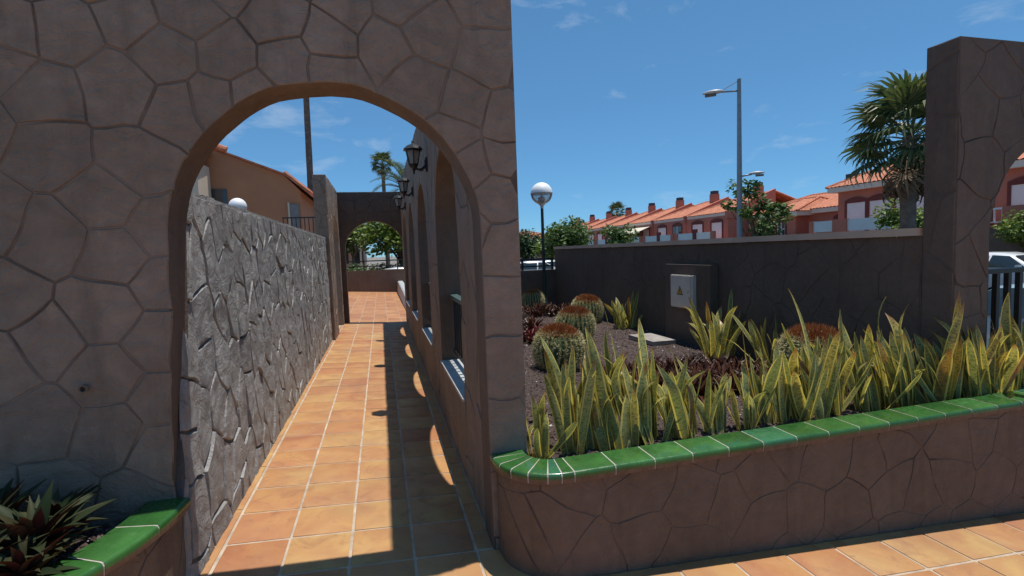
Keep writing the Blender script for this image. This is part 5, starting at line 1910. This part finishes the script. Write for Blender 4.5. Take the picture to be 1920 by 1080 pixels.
# trees beyond the end of the path
tree('spreading_tree', 1.2, 34.0, STREET, 5.6, 3.3, 1.75, 34, 7000, 0.26, 'leaf_bright', 'spreading green tree filling the far archway', seed=20, trunk=0.16)
tree('spreading_tree', 5.0, 42.0, STREET, 4.6, 2.8, 1.9, 24, 3600, 0.26, 'leaf_green', 'green tree behind the spreading one at the right of the far archway', seed=21, trunk=0.16)
tree('rear_tree', -2.6, 52.0, STREET, 6.4, 2.6, 2.0, 24, 3000, 0.3, 'leaf_green', 'tall green tree behind the pink house, left in the far archway', seed=29, trunk=0.16)
tree('garden_shrub', -3.2, 38.0, STREET, 1.9, 1.1, 0.8, 12, 1300, 0.16, 'leaf_green', 'round green shrub left of the trunk seen through the far archway', 'shrub', seed=22, trunk=0.05, trunk_h=0.2)
tree('garden_shrub', -1.6, 41.0, STREET, 1.7, 1.0, 0.75, 12, 1200, 0.16, 'leaf_dark', 'dark green shrub before the pink house porch', 'shrub', seed=23, trunk=0.05, trunk_h=0.2)
for k, (x, y, h, l) in enumerate(((2.3, 32.0, 2.2, 'low green shrub at the right behind the railing of the far archway'), (0.3, 33.0, 2.0, 'low green shrub under the spreading tree seen through the far archway'),
                                    (-1.5, 31.0, 1.75, 'low green shrub left of the middle behind the railing of the far archway'))):
    tree('border_shrub', x, y, STREET, h, 1.15, 0.9, 14, 1500, 0.16, 'leaf_green' if k else 'leaf_dark', l, 'shrub', seed=60+k, trunk=0.05, trunk_h=0.2)
tree('flowering_shrub', -4.2, 42.0, STREET, 2.0, 0.8, 0.8, 10, 700, 0.16, 'flowers', 'orange flowering shrub at the left of the far archway', 'shrub', seed=24, trunk=0.05, trunk_h=0.2)
tree('distant_tree', 16, 70, STREET, 4.6, 3.0, 2.0, 20, 2200, 0.34, 'leaf_dark', 'distant dark tree beyond the parked cars at the left of the lamp post', seed=25, group=GT)

def fan_leaf(seed, nb=22, L=0.62):
    """fan palm frond along +X from the petiole base"""
    rng = random.Random(seed)
    mb = MB()
    pl_ = 0.75
    mb.tube([(0, 0, 0), (pl_*0.5, 0, 0.03), (pl_, 0, 0)], [0.018, 0.013, 0.010], 4, False)
    for k in range(nb):
        a = R(-118+236*k/(nb-1))+rng.uniform(-.03, .03)
        Lk = L*(0.72+0.28*math.cos(a*0.7))*rng.uniform(.9, 1.1)
        d = V((math.cos(a), math.sin(a), 0))
        s = V((-math.sin(a), math.cos(a), 0))
        p0 = V((pl_, 0, 0))
        fold = 0.10+0.05*rng.random()
        w = Lk*0.066
        p1 = p0+d*Lk*0.55+V((0, 0, fold*0.3))
        droop = rng.uniform(.15, .38)
        p2 = p0+d*Lk*0.86+V((0, 0, -droop*0.28))
        p3 = p0+d*Lk*1.02+V((rng.uniform(-.05, .05), 0, -droop*1.0))
        mb.add([p0+s*0.004, p0-s*0.004, p1-s*w, p1+s*w, p1+V((0, 0, -w*.5)), p2-s*w*0.5, p2+s*w*0.5, p3],
               [(1, 2, 4), (0, 4, 3), (1, 4, 0), (2, 5, 4), (4, 6, 3), (4, 5, 6), (5, 7, 6)])
    return mb
def fan_palm(x, y, z0, h, n, label, s=1.0, seed=0, dead=14, trunk_r=0.17, lean=0.0):
    rng = random.Random(seed)
    t = wroot('fan_palm', (x, y, z0), label, 'palm tree')
    tb = MB()
    prof = []
    for k in range(20):
        a = k/19
        prof.append((x+lean*a*a, y, z0+h*a))
    tb.tube(prof, [trunk_r*(1.25-0.35*a/19+(0.05 if a % 2 else 0)) for a in range(20)], 12)
    tb.build('trunk', 'palm_bark', t)
    fl = [fan_leaf(seed*10+k).mesh('frond', 'leaf_palm') for k in range(4)]
    dl = [fan_leaf(seed*10+5+k, 12, 0.55).mesh('dead_frond', 'leaf_dead') for k in range(2)]
    top = V((x+lean, y, z0+h))
    for k in range(n):
        a = k*2.39996+rng.uniform(-.2, .2)
        f = k/n
        pitch = R(72-108*f)+rng.uniform(-.12, .12)
        q = Matrix.Rotation(a, 3, 'Z') @ Matrix.Rotation(-pitch, 3, 'Y') @ Matrix.Rotation(rng.uniform(-.5, .5), 3, 'X')
        link('frond', fl[k % 4], t, top+V((0, 0, 0.05-0.25*f)), q.to_euler(), s*rng.uniform(.85, 1.15))
    for k in range(dead):
        a = k*2.39996
        q = Matrix.Rotation(a, 3, 'Z') @ Matrix.Rotation(R(68+rng.uniform(-14, 16)), 3, 'Y')
        link('dead_frond', dl[k % 2], t, top+V((math.cos(a)*.1, math.sin(a)*.1, -0.25-0.08*(k % 5))), q.to_euler(), s*rng.uniform(.7, .9))
    return t
fan_palm(13.85, 10.5, STREET, 4.80, 40, 'fan palm with drooping fronds half hidden behind the dark pier', 1.22, 3, 18)
fan_palm(0.85, 62.0, STREET, 13.0, 30, 'distant small fan palm above the far cross wall', 1.2, 4, 10, 0.22)
fan_palm(-3.55, 30.0, STREET, 16.5, 30, 'very tall palm whose bare trunk crosses the sky inside the archway', 1.6, 5, 12, 0.15, 0.25)
fan_palm(38.0, 76.0, STREET, 7.9, 26, 'distant palm crown rising behind the row house roofs', 1.3, 6, 6, 0.25)

def feather_frond(seed, L=2.2):
    rng = random.Random(seed)
    mb = MB()
    pts = []
    n = 26
    a = R(48); p = V((0, 0, 0))
    for k in range(n+1):
        pts.append(p.copy())
        p = p+V((math.cos(a), 0, math.sin(a)))*(L/n)
        a -= R(84)/n*(0.5+k/n)
    mb.tube(pts, [0.022*(1-k/n)+0.004 for k in range(n+1)], 4, False)
    for k in range(3, n+1):
        d = (pts[k]-pts[k-1]).normalized()
        l = 0.42*math.sin(math.pi*(0.12+0.82*k/n))+0.06
        for sgn in (-1, 1):
            for q in (0, 0.5):
                b = pts[k-1].lerp(pts[k], q)
                o = V((0, sgn, 0))*0.8+d*0.75+V((0, 0, rng.uniform(.1, .45)))
                o.normalize()
                tip = b+o*l*rng.uniform(.85, 1.1)+V((0, 0, -0.06))
                w = d*0.016
                mb.add([b-w, b+w, b.lerp(tip, .6)+w, tip], [(0, 1, 2, 3)])
    return mb
def feather_palm(x, y, z0, h, n, label, seed, s=1.0):
    rng = random.Random(seed)
    t = wroot('date_palm', (x, y, z0), label, 'palm tree')
    MB().tube([(x, y, z0+h*k/10) for k in range(11)], [0.24-0.05*k/10+(0.02 if k % 2 else 0) for k in range(11)], 10).build('trunk', 'palm_bark', t)
    fm = [feather_frond(seed+k).mesh('frond', 'leaf_palm') for k in range(3)]
    for k in range(n):
        a = k*2.39996
        q = Matrix.Rotation(a, 3, 'Z') @ Matrix.Rotation(R(-38+62*(k/n)), 3, 'Y')
        link('frond', fm[k % 3], t, (x, y, z0+h), q.to_euler(), s*rng.uniform(.85, 1.1))
    return t
feather_palm(1.45, 24.5, STREET, 5.1, 28, 'date palm fronds sticking out behind the wall lanterns', 40, 1.0)

# ------------------------------------------------------------------ parked cars
def car_proto(paint):
    t = empty('parked_car', (0, 0, 0))
    L = 4.1
    st = [  # y, z_bottom, z_belt, z_top, half width (belt), half width (top)
        (-2.05, .38, .62, .66, .62, .55), (-1.95, .24, .74, .80, .76, .70), (-1.5, .22, .84, .90, .85, .78), (-0.95, .22, .90, .97, .87, .80),
        (-0.30, .22, .93, 1.38, .88, .62), (0.15, .22, .94, 1.46, .88, .62), (0.80, .22, .95, 1.47, .88, .62), (1.35, .22, .96, 1.40, .87, .60),
        (1.75, .24, .97, 1.16, .84, .60), (1.98, .30, .95, 1.02, .78, .62), (2.05, .40, .85, .90, .70, .58)]
    vs, fs = [], []
    for y, zb, zm, zt, wb, wt_ in st:
        ring = [(-wb*.86, zb), (-wb, (zb+zm)/2), (-wb*.97, zm), (-wt_, zt-0.05), (-wt_*.8, zt), (wt_*.8, zt), (wt_, zt-0.05), (wb*.97, zm), (wb, (zb+zm)/2), (wb*.86, zb)]
        vs += [(a, y, b) for a, b in ring]
    K = 10
    for i in range(len(st)-1):
        for k in range(K):
            k2 = (k+1) % K
            fs.append((i*K+k, i*K+k2, (i+1)*K+k2, (i+1)*K+k))
    fs.append(tuple(range(K))); fs.append(tuple(range(len(st)*K-1, (len(st)-1)*K-1, -1)))
    me = MB().add(vs, fs)
    me.build('body', paint, t, True, 50)
    def quad(p, nm='window', mat='car_glass'):
        MB().add(p, [(0, 1, 2, 3)]).build(nm, mat, t)
    for sg in (-1, 1):
        for (ya, yb, yc, yd) in ((-0.78, 0.28, 0.22, -0.24), (0.36, 1.28, 1.18, 0.30), (1.34, 1.72, 1.55, 1.24)):
            quad([(sg*.868, ya, .985), (sg*.868, yb, .995), (sg*.655, yc, 1.39), (sg*.655, yd, 1.36 if yc < 1.4 else 1.35)])
        hl = MB().box((sg*.60, -1.99, .66), (.26, .16, .13)).build('headlight', 'head_lens', t)
        MB().box((sg*.66, 2.0, .82), (.18, .10, .24)).build('tail_light', 'red_lens', t)
        for yy in (-1.28, 1.28):
            w = MB().lathe([(0.20, -0.1), (0.31, -0.1), (0.325, -0.06), (0.325, 0.06), (0.31, 0.1), (0.20, 0.1)], n=20, cap=False)
            wo_ = w.build('wheel', 'tyre', t); wo_.location = (sg*.80, yy, .325); wo_.rotation_euler = (0, R(90), 0)
            MB().lathe([(0.02, 0.07), (0.07, 0.085), (0.20, 0.06), (0.205, -0.06), (0.02, -0.07)], n=10).build('rim', 'rim', wo_)
        MB().box((sg*.97, -0.62, 1.02), (.16, .10, .12)).build('mirror', paint, t)
    quad([(-.70, -0.90, .995), (.70, -0.90, .995), (.555, -0.34, 1.375), (-.555, -0.34, 1.375)], 'windscreen')
    quad([(.62, 1.80, 1.145), (-.62, 1.80, 1.145), (-.55, 1.45, 1.375), (.55, 1.45, 1.375)], 'rear_window')
    MB().box((0, -2.055, .50), (.5, .02, .11)).build('number_plate', 'shutter', t)
    return t
cw, cs_, cb = car_proto('car_white'), car_proto('car_silver'), car_proto('car_blue')
GC = 'cars parked along the street'
def place(o, x, y, rz, label):
    o.location = (x, y, STREET); o.rotation_euler = (0, 0, rz)
    tag(o, label, 'car', GC)
place(cw, 20.6, 12.1, R(4), 'white hatchback across the street behind the black railing at the right edge')
place(cb, 9.1, 4.9, R(178), 'pale blue car close behind the black railing at the right edge')
place(copy_tree(cw), 9.6, 30.0, R(86), 'leftmost white car roof behind the two-bar railing beside the lamp post')
place(cs_, 11.1, 31.0, R(94), 'silver car behind the two-bar railing, just left of the lamp pole')
place(copy_tree(cw), 11.6, 27.0, R(20), 'white car behind the railing right of the lamp pole')
place(copy_tree(cs_), -3.5, 30.5, R(80), 'silver car behind the railing at the left of the far archway')
place(copy_tree(cw), 1.6, 29.0, R(95), 'white car behind the railing at the right of the far archway')
